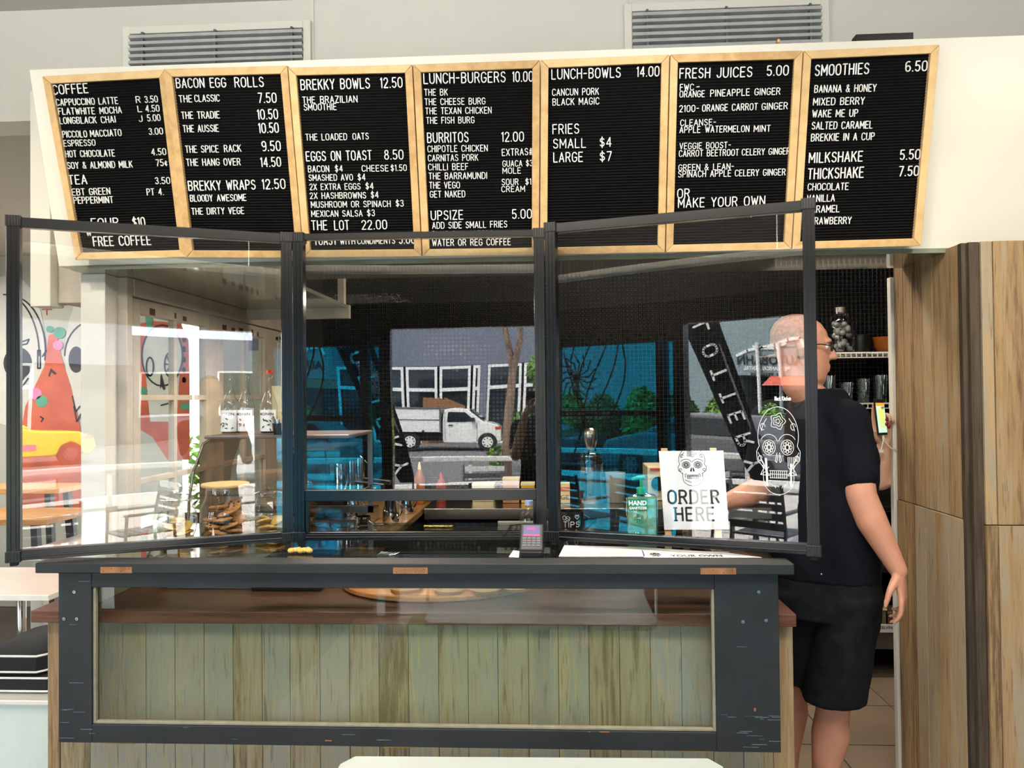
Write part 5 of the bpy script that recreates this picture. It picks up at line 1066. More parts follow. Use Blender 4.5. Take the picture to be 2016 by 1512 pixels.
# second part seen through the old windows
mpoly([(232,700),(262,640),(300,632),(355,636),(372,670),(374,760),(374,905),(330,905),(300,860),(232,820)], 'mural_orange', 'painted_ground', .001)
mpoly(ell(320,700,40,55)[:-1], 'mural_white', 'painted_skull', .003); mpoly([(285,700),(356,700),(352,760),(348,830),(296,830),(290,770)], 'mural_white', 'painted_jaw', .0031)
mpoly([(318,735),(326,766),(322,768),(318,760),(315,766),(316,740)], 'mural_line', 'painted_nose', .005)
mpoly([(286,625),(300,620),(300,650),(290,652)], 'mural_green', 'painted_leaf', .004); mpoly(ell(280,770,11,8)[:-1], 'mural_green', 'painted_leaf', .004); mpoly([(355,795),(374,792),(374,806),(356,806)], 'mural_green', 'painted_leaf', .004)
mb = MB()
for L_ in ([ell(320,700,40,60,0,360,24), ell(336,718,11,24), ell(296,722,7,18), [(240,745),(252,708),(264,738),(248,762),(240,745)], [(318,798),(340,792)], [(253,645),(248,690)]] + [[(336,718),(336+10*cos(k*.8),718+22*sin(k*.8))] for k in range(8)] + [ell(363, 668+20*k, 2, 4) for k in range(5)]):
    q_ = mline(L_, .012, .005); mb.add(q_.v, q_.f)
obj('painted_lines', mb, 'mural_line', mu)
# posters on the nearer wall and a small red cross on the wall
a, b = P(490, 690, 4.995), P(512, 660, 4.995); t = obj('wall_poster', MB().box(a.x, b.x, 4.99, 4.996, a.z, b.z), 'print_grey', label='small dark poster seen through the right old window', cat='poster')
a, b = P(514, 690, 4.995), P(536, 660, 4.995); t = obj('wall_poster', MB().box(a.x, b.x, 4.99, 4.996, a.z, b.z), 'mural_pink', label='pink and black poster seen through the right old window', cat='poster'); obj('print_band', MB().box(a.x+.01, b.x-.01, 4.988, 4.9895, a.z+.06, a.z+.09), 'print_black', t)
mb = MB(); p_ = P(91, 609, 5.79); mb.box(p_.x-.04, p_.x+.04, 5.794, 5.799, p_.z-.004, p_.z+.004).box(p_.x-.004, p_.x+.004, 5.794, 5.799, p_.z-.045, p_.z-.0045).box(p_.x-.004, p_.x+.004, 5.794, 5.799, p_.z+.0045, p_.z+.03); obj('painted_plus', mb, 'sauce_red', mu)

# ================================================================== THE STREET OUTSIDE THE SHOP FRONT (seen only as reflections)
struct('ground', MB().box(-60, 60, -9, -.95, -.3, -.01).box(-60, -8.1, -.95, 30, -.3, -.01), 'paver')
struct('road', MB().box(-80, 80, -60, -9, -.6, -.3), 'asphalt')
tag(obj('kerb', MB().box(-60, 60, -9.15, -9.0, -.3, .0), 'parapet'), kind='structure')
# grass mat at the entrance
gm = MB(); rs = random.Random(9)
gm.box(-1.05, .55, -.95, 1.0, .0003, .003)
tag(obj('grass_mat', gm, 'grass'), 'green artificial grass mat on the tiles before the counter', 'mat')
# white railing of the terrace
t = thing('terrace_railing', 'white painted terrace railing outside the entrance', 'railing', (0, -3.5, 0))
obj('handrail', MB().box(-8, 7, -3.54, -3.46, .87, .93), 'car_white', t, bevel=.01)
obj('mid_rail', MB().box(-8, 7, -3.52, -3.48, .50, .53), 'car_white', t)
for x in range(-8, 8): obj('post', MB().box(x+.3-.02, x+.3+.02, -3.52, -3.48, -.01, .869), 'car_white', t)
# outdoor tables and slatted chairs
def out_table(x, y, lab, rot=0):
    t = thing('terrace_table', lab, 'table', (0, 0, 0), 'pale tables on the terrace')
    obj('tabletop', MB().box(-.35, .35, -.35, .35, .725, .75), 'white_laminate', t, bevel=.004); obj('pedestal', MB().cyl((0,0,.03), (0,0,.724), .03, n=12), 'steel_dark', t); obj('base', MB().box(-.22, .22, -.22, .22, 0, .03), 'steel_dark', t, bevel=.004)
    t.location = (x, y, 0); t.rotation_euler.z = rot
for k, (x, y) in enumerate(((-.5, -2.1), (1.6, -2.2), (-2.6, -2.2), (3.2, -2.3), (-4.6, -2.3))): out_table(x, y, ['pale terrace table straight outside the doorway', 'pale terrace table right of the doorway', 'pale terrace table left of the doorway', 'far right pale terrace table', 'far left pale terrace table'][k])
def out_chair(x, y, rz, lab):
    t = thing('terrace_chair', lab, 'chair', (0, 0, 0), 'grey slatted chairs on the terrace')
    for i in range(5): obj('seat_slat', MB().box(-.22, .22, -.20+i*.085, -.13+i*.085, .44, .455), 'car_grey', t)
    for i in range(5): obj('back_slat', MB().box(-.22, .22, .225+.012*i, .24+.012*i, .50+i*.075, .555+i*.075), 'car_white' if i == 4 else 'car_grey', t)
    for sx in (-1, 1):
        obj('leg', MB().cyl((sx*.23, -.19, 0), (sx*.23, -.17, .62), .014, n=8), 'car_grey', t); obj('leg', MB().cyl((sx*.23, .27, 0), (sx*.23, .22, .50), .014, n=8), 'car_grey', t)
        obj('armrest', MB().box(sx*.23-.02, sx*.23+.02, -.19, .25, .62, .64), 'car_grey', t); obj('back_post', MB().cyl((sx*.23, .22, .50), (sx*.23, .29, .87), .014, n=8), 'car_grey', t)
    t.location = (x, y, 0); t.rotation_euler.z = rz
CH = [(-.75, -1.55, .1), (-1.15, -2.1, 1.6), (.15, -2.2, -1.6), (-.5, -2.75, 3.1), (-1.75, -1.45, .5), (1.0, -2.2, 1.6), (2.2, -2.2, -1.6), (-2.5, -1.5, .3)]
for k, (x, y, r_) in enumerate(CH): out_chair(x, y, r_, ['grey slatted chair nearest the doorway', 'grey slatted chair left of the middle terrace table', 'grey slatted chair right of the middle terrace table', 'grey slatted chair beyond the middle terrace table', 'grey slatted chair before the tinted pane', 'grey slatted chair left of the right hand terrace table', 'grey slatted chair right of the right hand terrace table', 'grey slatted chair before the left terrace table'][k])
# feather flag
fl_ = thing('feather_flag', 'black feather flag with white letters leaning beside the terrace', 'flag', (-1.3, -3.0, 0))
n = 14; top = Vector((-2.10, -3.0, 2.75)); bot = Vector((-1.36, -3.0, .70)); rg = []
fv = [];
for i in range(n+1):
    f = i/n; c_ = top.lerp(bot, f); wd = .30*(1-f)**.6+.16; fv.append((c_, wd, .03*sin(f*9)))
fb = MB()
for i in range(n):
    a, b = fv[i], fv[i+1]; fb.prism([a[0]+Vector((-a[1]*.5, a[2], 0)), a[0]+Vector((a[1]*.5, a[2], 0)), b[0]+Vector((b[1]*.5, b[2], 0)), b[0]+Vector((-b[1]*.5, b[2], 0))], (0, -.004, 0))
obj('cloth', fb, 'shirt_black', fl_); obj('pole', MB().tube([(-1.28, -3.0, 0), (-1.30, -3.0, .8), (-1.75, -3.0, 2.1), (-2.05, -3.0, 2.85)], .012, 8), 'car_grey', fl_)
# letters run down the cloth, upright for someone outside, so mirrored from here
dd = (bot-top).normalized(); mb = MB(); word = 'LOTTERY'; 
for i, c_ in enumerate(word):
    f = .20+.115*i; o = top.lerp(bot, f); uu = Vector((-dd.z, 0, dd.x)) if False else dd; vv = Vector((dd.z, 0, -dd.x)); w_ = .085
    for pl_ in G[c_][1]: mb.stroke(o + Vector((0, .012+.03*sin(f*9), 0)) - vv*w_*.9, dd, -vv if False else vv, Y_, [(p_[0]*.018, p_[1]*.016) for p_ in pl_], .024, .006)
obj('lettering', mb, 'letter_white', fl_)
# hedge, shrubs, street tree
def blob(mb, c, r, n, s=.05, seed=1):
    rs = random.Random(seed)
    for i in range(n):
        d = Vector((rs.gauss(0, 1), rs.gauss(0, 1), rs.gauss(0, 1))).normalized(); q = Vector(c)+Vector((d.x*r[0], d.y*r[1], d.z*r[2]))*rs.uniform(.75, 1.02)
        u = Vector((rs.gauss(0, 1), rs.gauss(0, 1), rs.gauss(0, 1))).normalized(); v = u.cross(d).normalized(); k = s*rs.uniform(.6, 1.4); mb.add([q-u*k, q+v*k*.5, q+u*k, q-v*k*.5], [(0, 1, 2, 3)])
def shrub(name, lab, c, r, n, m, s=.09, seed=1, cat='shrub', group=None):
    t = thing(name, lab, cat, (c[0], c[1], c[2]-r[2]), group); mb = MB(); mb.sphere(c, tuple(x*.82 for x in r), 16, 10); blob(mb, c, r, n, s, seed); obj('foliage', mb, m, t, kind='stuff')
    obj('stem', MB().cyl((c[0], c[1], c[2]-r[2]-.02), (c[0], c[1], c[2]), .04, .03, 8), 'bark', t); return t
for k in range(5): shrub('hedge_bush', ['hedge bush in front of the teal building, nearest the sign', 'second hedge bush from the sign', 'third hedge bush from the sign', 'fourth hedge bush from the sign', 'hedge bush furthest left of the sign'][k], (-6.3-k*1.15, -14+.2*(k % 2), .65), (.56, .5, .95+.1*(k % 3)), 2600, 'leaf' if k % 2 == 0 else 'leaf_dark', .09, k, 'bush', 'hedge across the street')
shrub('small_shrub', 'small round shrub beside the teal building', (-7.9, -22, .5), (.5, .5, .8), 900, 'leaf', .08, 8)
t = thing('street_tree', 'pale forked street tree with thin leaves across the road', 'tree', (-.45, -13, -.3))
tr = MB(); tr.tube([(-.45,-13,-.3), (-.42,-13,1.2), (-.36,-13,2.3), (-.52,-13.05,3.0), (-.75,-13.1,4.2)], [.13,.11,.10,.07,.05], 10); tr.tube([(-.38,-13,2.1), (-.2,-12.95,2.9), (-.12,-12.9,4.4)], [.09,.07,.05], 10)
obj('trunk', tr, 'bark', t, smooth=True); lf = MB()
for c_, r_, n_ in (((0.15,-13,2.2),(.18,.2,.35),160), ((-1.3,-13,4.6),(1.4,1.2,.9),1500), ((-.15,-13,1.0),(.2,.2,.3),90), ((-2.0,-12.6,4.1),(.5,.4,.35),240), ((-.7,-13,.2),(.2,.2,.3),120), ((.5,-13,5.2),(1.4,1.2,1.0),1200)): blob(lf, c_, r_, n_, .07, n_)
obj('foliage', lf, 'leaf', t, kind='stuff')
# slate building across the road with white framed windows
sb_ = thing('slate_building', 'slate grey building with tall white framed windows across the road', 'building', (-4, -27, -.3))
obj('wall', MB().box(-8.1, 8, -35, -27.2, 3.0, 9.5).box(-8.1, 8, -35, -29, -.3, 3.0), 'slate_wall', sb_)
obj('backing', MB().box(-8.0, 7.9, -28.9, -28.8, -.3, 3.0), 'car_dark', sb_)
for (x0, x1) in ((-7.9,-6.6),(-6.5,-5.1),(-5.0,-3.7),(-3.6,-2.3),(-2.2,-1.9),(-1.6,-.2),(-.1,1.4),(1.5,3.0),(3.1,4.6)):
    wn_ = obj('window', frame_rect(x0, x1, -.3, 2.98, -27.35, -27.2, .11).box(x0+.11, x1-.11, -27.35, -27.2, 2.02, 2.16), 'car_white', sb_); obj('pane', MB().box(x0+.11, x1-.11, -27.3, -27.28, -.19, 2.02).box(x0+.11, x1-.11, -27.3, -27.28, 2.16, 2.87), 'car_glass', wn_)
obj('pillar', MB().box(-1.88, -1.62, -27.5, -27.15, -.3, 3.0), 'slate_wall', sb_)
for k in range(4): obj('stacked_sheet', MB().prism([(-4.4+k*.3, -27.1, -.3), (-3.2+k*.3, -27.1, -.3), (-3.4+k*.3, -27.15, 1.7-.1*k), (-4.3+k*.3, -27.15, 1.8)], (0, -.03, 0)), 'bare_wood', sb_)
# teal building with the mechanical centre sign
tb_ = thing('teal_building', 'grey teal workshop building with a mechanical centre sign and roller door', 'building', (-14, -30, -.3))
obj('wall', MB().box(-30, -8.95, -42, -30.3, 2.5, 6.2).box(-30, -12.3, -42, -30.3, -.3, 2.5), 'teal_wall', tb_)
obj('open_bay', MB().box(-12.3, -8.2, -34, -33.9, -.3, 2.5), 'car_dark', tb_); obj('lintel', MB().box(-8.95, -8.15, -42, -30.3, 2.5, 5.6), 'teal_wall', tb_)
obj('awning', MB().prism([(-10.8, -30.28, 2.45), (-8.2, -30.28, 2.45), (-8.2, -29.2, 2.05), (-10.8, -29.2, 2.05)], (0, -.02, .03)), 'tent_red', tb_)
for x in (-11.3, -10.3): obj('white_pillar', MB().cyl((x, -30.2, -.3), (x, -30.2, 3.9), .09, n=12), 'car_white', tb_)
yy = -30.28; mX = -X_
mb = MB(); mb.stroke((-9.2, yy, 3.15), mX, Z_, Y_, [(0,.55),(.15,.9),(.7,.85),(1.3,.65),(1.9,.55),(2.6,.42),(3.1,.2)], .12, .02); mb.stroke((-9.2, yy, 3.15), mX, Z_, Y_, [(.8,.7),(1.3,.5),(2.0,.5),(2.3,.6)], .09, .02)
obj('car_outline', mb, 'letter_white', tb_)
obj('lettering', ftext('AUTOBAHN', (-9.3, yy+.01, 2.95), mX, Z_, Y_, .42, 3.0, bold=.02), 'print_black', tb_)
obj('lettering', ftext('MECHANICAL CENTRE', (-9.9, yy+.01, 2.72), mX, Z_, Y_, .17, 2.1, bold=.02), 'letter_white', tb_); obj('lettering', ftext('PH: 9939 3539', (-10.2, yy+.01, 2.46), mX, Z_, Y_, .17, 1.5, bold=.02), 'print_black', tb_)
bb = thing('blue_building', 'pale building with blue advertising banner behind the hedge', 'building', (-22, -40, -.3)); obj('wall', MB().box(-40, -16, -52, -43, -.3, 5.3), 'parapet', bb); obj('blue_banner', MB().box(-30, -26.4, -42.99, -42.9, 1.5, 5.2), 'blue_sign', bb)
for k in range(4): obj('window', MB().box(-24.5+k*2, -23.2+k*2, -43, -42.95, 2.2, 3.6), 'car_glass', bb)
rb_ = thing('rendered_building', 'cream rendered building further right along the road', 'building', (14, -30, -.3)); obj('wall', MB().box(8.5, 34, -42, -31, -.3, 4.6), 'slate_wall', rb_)
for k in range(6): w_ = obj('window', frame_rect(9.5+k*3.6, 12+k*3.6, .6, 2.8, -31.05, -30.98, .1), 'car_white', rb_); obj('pane', MB().box(9.6+k*3.6, 11.9+k*3.6, -31.04, -31.0, .7, 2.7), 'car_glass', w_)
# vehicles
def wheel(t, x, y, r, w, zc, rim='car_white', side=1):
    wh = obj('wheel', MB().cyl((x, y, zc), (x, y-w, zc), r, n=28), 'rubber', t, smooth=True)
    obj('rim', MB().cyl((x, y+.012*side, zc), (x, y-.02, zc), r*.58, n=20), rim, wh, smooth=True)
    h = MB()
    for k in range(8): a = k*pi/4; h.cyl((x+r*.42*cos(a), y+.013, zc+r*.42*sin(a)), (x+r*.42*cos(a), y+.016, zc+r*.42*sin(a)), r*.08, n=8)
    obj('rim_hole', h, 'rubber', wh)
def car_body(t, prof, y0, y1, m, gl, name='body'):
    """prof: side outline (x,z); tumblehome on the cabin handled by narrowing upper points"""
    obj(name, MB().prism([(x, y0, z) for x, z in prof], (0, y1-y0, 0)), m, t, bevel=.05)
    for g in gl: obj('window_glass', MB().prism([(x, y0+.012, z) for x, z in g], (0, .02, 0)), 'car_glass', t)
zg = -.30; ut = thing('utility_truck', 'white single-cab utility truck with closed tray parked across the road', 'truck', (-3.2, -22, zg))
y0, y1 = -22, -23.75
obj('cab', MB().prism([(-2.95, y0, .12), (-2.95, y0, .85), (-2.86, y0, 1.32), (-2.45, y0, 1.37), (-2.0, y0, 1.28), (-1.45, y0, .83), (-.92, y0, .68), (-.82, y0, .50), (-.80, y0, .1), (-.92, y0, .02), (-1.02, y0, .03), (-1.12, y0, .25), (-1.3, y0, .33), (-1.5, y0, .22), (-1.62, y0, 0), (-2.9, y0, 0)], (0, y1-y0, 0)), 'car_white', ut, bevel=.04)
obj('side_window', MB().prism([(-2.78, y0+.01, .82), (-2.72, y0+.01, 1.22), (-2.12, y0+.01, 1.20), (-1.72, y0+.01, .84)], (0, -.02, 0)), 'car_glass', ut); obj('windscreen', MB().prism([(-1.95, y0-.1, 1.26), (-1.47, y0-.1, .86), (-1.47, y1+.1, .86), (-1.95, y1+.1, 1.26)], (.03, 0, .03)), 'car_glass', ut)
obj('door_handle', MB().box(-2.72, -2.56, y0+.01, y0+.03, .68, .72), 'rubber', ut); obj('mirror', MB().box(-1.9, -1.76, y0+.02, y0+.14, .84, .98), 'rubber', ut, bevel=.02); obj('headlamp', MB().box(-1.02, -.83, y0-.25, y0+.012, .52, .62), 'lamp_red', ut); obj('door_gap', MB().box(-2.86, -2.85, y0+.002, y0+.012, .1, 1.2).box(-1.68, -1.67, y0+.002, y0+.012, .1, .8), 'car_grey', ut)
tr_ = obj('tray_box', MB().box(-5.55, -3.02, y1, y0+.06, .42, 1.38), 'car_white', ut, bevel=.015); obj('tray_rail', MB().box(-5.57, -3.0, y1-.01, y0+.075, .90, .93).box(-5.57, -3.0, y1-.01, y0+.075, 1.33, 1.39).box(-3.05, -2.99, y1, y0+.078, .4, 1.42), 'car_grey', tr_)
for x in (-5.3, -4.5, -3.7): obj('tray_latch', MB().box(x, x+.08, y0+.06, y0+.09, .40, .5), 'rubber', tr_)
obj('chassis', MB().box(-5.4, -2.95, y1+.2, y0-.1, .08, .41), 'rubber', ut)
wheel(ut, -4.15, y0+.03, .36, .24, zg+.36); wheel(ut, -1.30, y0+.03, .35, .24, zg+.35)
yc = thing('yellow_car', 'lime yellow sports car parked right across the road', 'car', (3, -20, zg)); y0, y1 = -20, -21.8
obj('body', MB().prism([(.4, y0, .0), (.4, y0, .75), (1.0, y0, .95), (2.3, y0, .95), (3.3, y0, .72), (4.3, y0, .66), (4.72, y0, .45), (4.76, y0, .2), (4.6, y0, -.02), (4.42, y0, 0), (4.36, y0, .22), (4.1, y0, .38), (3.85, y0, .25), (3.72, y0, -.02), (1.5, y0, -.04), (1.4, y0, .2), (1.15, y0, .36), (.88, y0, .2), (.8, y0, 0)], (0, y1-y0, 0)), 'car_yellow', yc, bevel=.05)
obj('cabin', MB().prism([(.8, y0-.12, .93), (1.3, y0-.25, 1.36), (2.2, y0-.25, 1.38), (3.1, y0-.12, .80)], (0, y1-y0+.4, 0)), 'car_yellow', yc, bevel=.03); obj('side_window', MB().prism([(1.0, y0-.10, .98), (1.4, y0-.2, 1.30), (2.15, y0-.2, 1.31), (2.85, y0-.10, .90)], (0, -.03, 0)), 'car_glass', yc)
obj('headlamp', MB().box(4.45, 4.66, y0-.2, y0+.02, .44, .54), 'lamp_red', yc); obj('door_badge', MB().box(2.6, 3.2, y0, y0+.015, .18, .34), 'mural_pink', yc)
wheel(yc, 4.08, y0+.03, .33, .25, zg+.33, 'car_grey'); wheel(yc, 1.15, y0+.03, .33, .25, zg+.33, 'car_grey')
def sedan(x, y, m, lab, s=1):
    t = thing('parked_car', lab, 'car', (x, y, zg)); obj('body', MB().prism([(x+a*s, y, zg+b) for a, b in ((-2.2,.25),(-2.25,.75),(-2.0,.95),(1.2,.98),(2.1,.82),(2.25,.55),(2.2,.25))], (0, -1.75, 0)), m, t, bevel=.06); obj('cabin', MB().prism([(x+a*s, y-.12, zg+b) for a, b in ((-1.7,.94),(-1.2,1.42),(.3,1.45),(1.25,.96))], (0, -1.5, 0)), m, t, bevel=.04)
    obj('side_window', MB().prism([(x+a*s, y-.10, zg+b) for a, b in ((-1.45,.98),(-1.1,1.34),(.25,1.36),(1.0,.98))], (0, -.03, 0)), 'car_glass', t); wheel(t, x-1.4*s, y+.03, .32, .22, zg+.32, 'car_grey'); wheel(t, x+1.45*s, y+.03, .32, .22, zg+.32, 'car_grey')
sedan(-11.2, -11.2, 'car_dark', 'dark car parked in front of the hedge'); sedan(-5.6, -10.6, 'car_grey', 'grey car parked at the kerb left of the doorway', -1); sedan(7.4, -11.5, 'car_white', 'white car parked at the kerb right of the doorway'); sedan(10.5, -20.5, 'car_grey', 'grey car across the road beyond the yellow one', -1)
# greenery beyond the dining room doorway
struct('ground_rear', MB().box(-8.1, 4, 5.95, 30, -.3, -.01), 'paver')
for k in range(4): shrub('garden_shrub', ['bright green shrub outside the dining room doorway', 'second green shrub outside the rear wall', 'third green shrub outside the rear wall', 'last green shrub outside the rear wall'][k], (-3.1-k*1.45, 8.0, .8), (.7, .6, .95), 2200, 'leaf', .06, 20+k)


# ================================================================== PEOPLE
def bake(o, vox, smooth=2, subd=0):
    m_ = o.modifiers.new('r', 'REMESH'); m_.mode = 'VOXEL'; m_.voxel_size = vox
    q = o.modifiers.new('s', 'SMOOTH'); q.factor = .5; q.iterations = smooth
    dg = bpy.context.evaluated_depsgraph_get(); me = bpy.data.meshes.new_from_object(o.evaluated_get(dg)); o.modifiers.clear()
    old = o.data; mm = old.materials[0]; o.data = me; me.materials.clear(); me.materials.append(mm); me.polygons.foreach_set('use_smooth', [True]*len(me.polygons)); bpy.data.meshes.remove(old); return o
def secs(mb, L_, n=24):
    """L_: (centre, half width vector U, half depth vector V)"""
    mb.loft([[Vector(c)+Vector(u)*cos(2*pi*i/n)+Vector(v)*sin(2*pi*i/n) for i in range(n)] for c, u, v in L_])
    return mb
def hand(mb, wrist, palm_dir, side, nrm, curl=.5, L_=.185, thumb_side=1, spread=.12, curls=None):
    """wrist point; palm_dir towards the fingers; side = direction from little finger to index; nrm = out of the palm (fingers curl that way)"""
    W = Vector(wrist); d = Vector(palm_dir).normalized(); s_ = Vector(side); s_ = (s_-d*s_.dot(d)).normalized(); n_ = Vector(nrm); n_ = (n_-d*n_.dot(d)-s_*n_.dot(s_)).normalized()
    pl = L_*.52
    secs(mb, [(W, s_*.026, n_*.019), (W+d*pl*.35, s_*.036, n_*.017), (W+d*pl*.8, s_*.041, n_*.014), (W+d*pl, s_*.039, n_*.011)], 16)
    for k, (off, ln) in enumerate(((.031, .86), (.0105, 1.0), (-.0105, .94), (-.030, .74))):
        cu = (curls[k] if curls else curl)*(1+.12*k); p = W+d*pl*.95+s_*off; a = cu*.5; pts = [W+d*pl*.6+s_*off*.9, p]; q = p
        for j, seg in enumerate((.045, .028, .022)):
            dr_ = (d+s_*off*spread*8*(1 if j == 0 else .6)).normalized()*cos(a)+n_*sin(a); q = q+dr_*seg*ln; pts.append(q); a += cu
        mb.chain(pts, [.0095, .0095, .0088, .0078, .0066], 10)
    tb_ = W+d*pl*.22+s_*.024*thumb_side+n_*.006; td = (d*.62+s_*.62*thumb_side+n_*.35).normalized(); td2 = (d*.9+s_*.2*thumb_side+n_*.35).normalized()
    mb.chain([W+d*pl*.1+s_*.010*thumb_side, tb_+td*.018, tb_+td*.048, tb_+td*.048+td2*.030, tb_+td*.048+td2*.052], [.017, .015, .0115, .0100, .0080], 10)
    return [W+d*pl*.95+s_*o_ for o_ in (.031, .0105, -.0105, -.030)]
def head(mb, c, f, r=.098, up=Vector((0, 0, 1))):
    """c centre of the skull, f facing direction"""
    f = Vector(f).normalized(); s_ = f.cross(up).normalized(); c = Vector(c)
    L_ = []
    for z, w_, d_, o in ((-.128,.020,.024,.052),(-.118,.040,.046,.035),(-.095,.056,.070,.016),(-.06,.066,.086,.006),(-.02,.073,.094,.0),(.02,.078,.099,-.003),(.06,.074,.094,-.006),(.09,.060,.076,-.008),(.11,.038,.050,-.010),(.119,.014,.02,-.010)):
        L_.append((c+up*z+f*o, s_*w_, f*d_))
    secs(mb, L_, 28)
    mb.chain([c+up*.012+f*.092, c-up*.012+f*.104, c-up*.030+f*.112], [.009, .011, .0125], 10); mb.sphere(c-up*.033+f*.100+s_*.010, .0085, 8, 6); mb.sphere(c-up*.033+f*.100-s_*.010, .0085, 8, 6)
    mb.chain([c-up*.066+f*.082-s_*.02, c-up*.064+f*.092, c-up*.066+f*.082+s_*.02], [.006, .0085, .006], 8); mb.chain([c-up*.077+f*.080-s_*.016, c-up*.078+f*.089, c-up*.077+f*.080+s_*.016], [.006, .009, .006], 8)
    mb.chain([c+up*.024+f*.086-s_*.042, c+up*.028+f*.095-s_*.02, c+up*.024+f*.092, c+up*.028+f*.095+s_*.02, c+up*.024+f*.086+s_*.042], [.007, .0085, .006, .0085, .007], 8)
    for q in (-1, 1):
        e = c+s_*q*.077-f*.008-up*.008; secs(mb, [(e+up*.034, s_*.006, f*.010), (e+up*.02+s_*q*.010, s_*.009, f*.020), (e+s_*q*.009, s_*.009, f*.018), (e-up*.03, s_*.006, f*.010)], 12)
    return s_
def eyes(parent, c, f, up=Vector((0, 0, 1))):
    f = Vector(f).normalized(); s_ = f.cross(up).normalized(); c = Vector(c)
    for q in (-1, 1):
        e = c+s_*q*.031+f*.079+up*.006; o = obj('eye', MB().sphere(e, .0125, 14, 10), mat('eye_white', (225, 220, 212), .2), parent, smooth=True)
        obj('iris', MB().sphere(e+f*.008, .0062, 12, 8), mat('iris', (60, 74, 82), .2), o, smooth=True)

# ---- man serving behind the right screen
UP = Vector((0, 0, 1))
man = thing('person', 'man in black t-shirt and black shorts standing between the counter and the timber partition', 'person', (.96, 2.9, 0))
cf = Vector((-.5, -.87, 0)).normalized(); cs_ = Vector((.87, -.5, 0)).normalized()    # chest direction, towards his left shoulder
px_ = Vector((.975, 2.86, 0))
def at(z, s_=0, f=0): return px_ + UP*z + cs_*s_ + cf*f
LS = Vector((1.040, 2.775, 1.50)); LE = Vector((1.048, 2.70, 1.225)); LWr = Vector((1.148, 2.655, 1.0))
RS = at(1.50, -.185); RE = Vector((.72, 2.86, 1.27)); RW = Vector((.70, 2.93, 1.36))
RS, RE, RW = at(1.50, -.185), Vector((.78, 2.99, 1.23)), Vector((.64, 2.95, 1.19))
hc = Vector((.905, 2.86, 1.765)); hf = Vector((.97, -.22, -.05)).normalized()
b = MB()
secs(b, [(at(.86), cs_*.16, cf*.115), (at(.95), cs_*.172, cf*.12), (at(1.08), cs_*.165, cf*.125), (at(1.22), cs_*.165, cf*.12), (at(1.36), cs_*.175, cf*.118), (at(1.46), cs_*.165, cf*.10), (at(1.53), cs_*.12, cf*.075), (at(1.60), cs_*.075, cf*.062)])
b.chain([at(1.56, -.02, -.01), (hc-UP*.13)-hf*.015, hc-UP*.07-hf*.02], [.062, .058, .058], 18); head(b, hc, hf)
def limb(b, pts, rad, n=18): b.chain(pts, rad, n)
limb(b, [LS-cs_*.02, LS.lerp(LE, .45), LE+UP*.02, LE.lerp(LWr, .28), LE.lerp(LWr, .65), LWr], [.062, .057, .050, .051, .040, .029])
hd = Vector((.12, -.05, -1)); hand(b, LWr, hd, Vector((-.55, -.8, 0)), Vector((-.95, .25, -.15)), curl=.42, L_=.19, curls=[.34, .4, .46, .5])
limb(b, [RS+cs_*.02, RS.lerp(RE, .5), RE, RE.lerp(RW, .4), RW], [.062, .055, .048, .045, .030]); hand(b, RW, (RW-RE)+Vector((-.03, .02, -.10)), Vector((0, -.6, .5)), Vector((-.1, -.5, -.7)), curl=.3, L_=.19)
kneeL = Vector((.985, 2.82, .50)); ankL = Vector((.945, 2.86, .09)); kneeR = Vector((.885, 2.99, .52)); ankR = Vector((.875, 3.04, .09))
for (hip, kn, an) in ((at(.88, .085), kneeL, ankL), (at(.88, -.085), kneeR, ankR)):
    limb(b, [hip, hip.lerp(kn, .5), kn, kn.lerp(an, .12)-cf*.008, kn.lerp(an, .32)-cf*.020, kn.lerp(an, .65)-cf*.006, an], [.098, .082, .060, .058, .066, .046, .037])
    ft = an-UP*.05; secs(b, [(an-UP*.03-cf*.045, cs_*.030, UP*.035), (an-UP*.035, cs_*.036, UP*.046), (an-UP*.052+cf*.08, cs_*.042, UP*.030), (an-UP*.062+cf*.15, cs_*.045, UP*.022), (an-UP*.066+cf*.19, cs_*.03, UP*.016)], 16)
bo_ = obj('body', b, 'skin', man); bake(bo_, .0058, 3)
eyes(bo_, hc, hf)
# t-shirt
b = MB()
secs(b, [(at(.93), cs_*.190, cf*.140), (at(.99), cs_*.190, cf*.142), (at(1.10), cs_*.184, cf*.145), (at(1.22), cs_*.182, cf*.138), (at(1.36), cs_*.190, cf*.132), (at(1.46), cs_*.168, cf*.115), (at(1.53), cs_*.135, cf*.092), (at(1.585), cs_*.095, cf*.078), (at(1.615), cs_*.075, cf*.07)], 32)
for (s0, e0) in ((LS, LE), (RS, RE)): limb(b, [s0-(cs_ if s0 is LS else -cs_)*.03+UP*.004, s0, s0.lerp(e0, .35), s0.lerp(e0, .66)], [.074, .074, .068, .069])
ts = obj('t_shirt', b, 'shirt_black', man); bake(ts, .009, 2)
nz_ = bpy.data.textures.new('fold', 'CLOUDS'); nz_.noise_scale = .09
for o_, st_ in ((ts, .012),):
    q = o_.modifiers.new('fold', 'DISPLACE'); q.texture = nz_; q.strength = st_; q.mid_level = .5
b = MB()
secs(b, [(at(1.02), cs_*.176, cf*.128), (at(.95), cs_*.186, cf*.136), (at(.86), cs_*.192, cf*.145), (at(.80), cs_*.188, cf*.145)], 32)
for (hip, kn, ss) in ((at(.88, .085), kneeL, 1), (at(.88, -.085), kneeR, -1)):
    c0 = hip; c1 = kn+UP*.0; secs(b, [(c0, cs_*.110, cf*.135), (c0.lerp(c1, .4), cs_*.108, cf*.128), (c0.lerp(c1, .8), cs_*.108, cf*.125), (c0.lerp(c1, .98), cs_*.110, cf*.126)], 28)
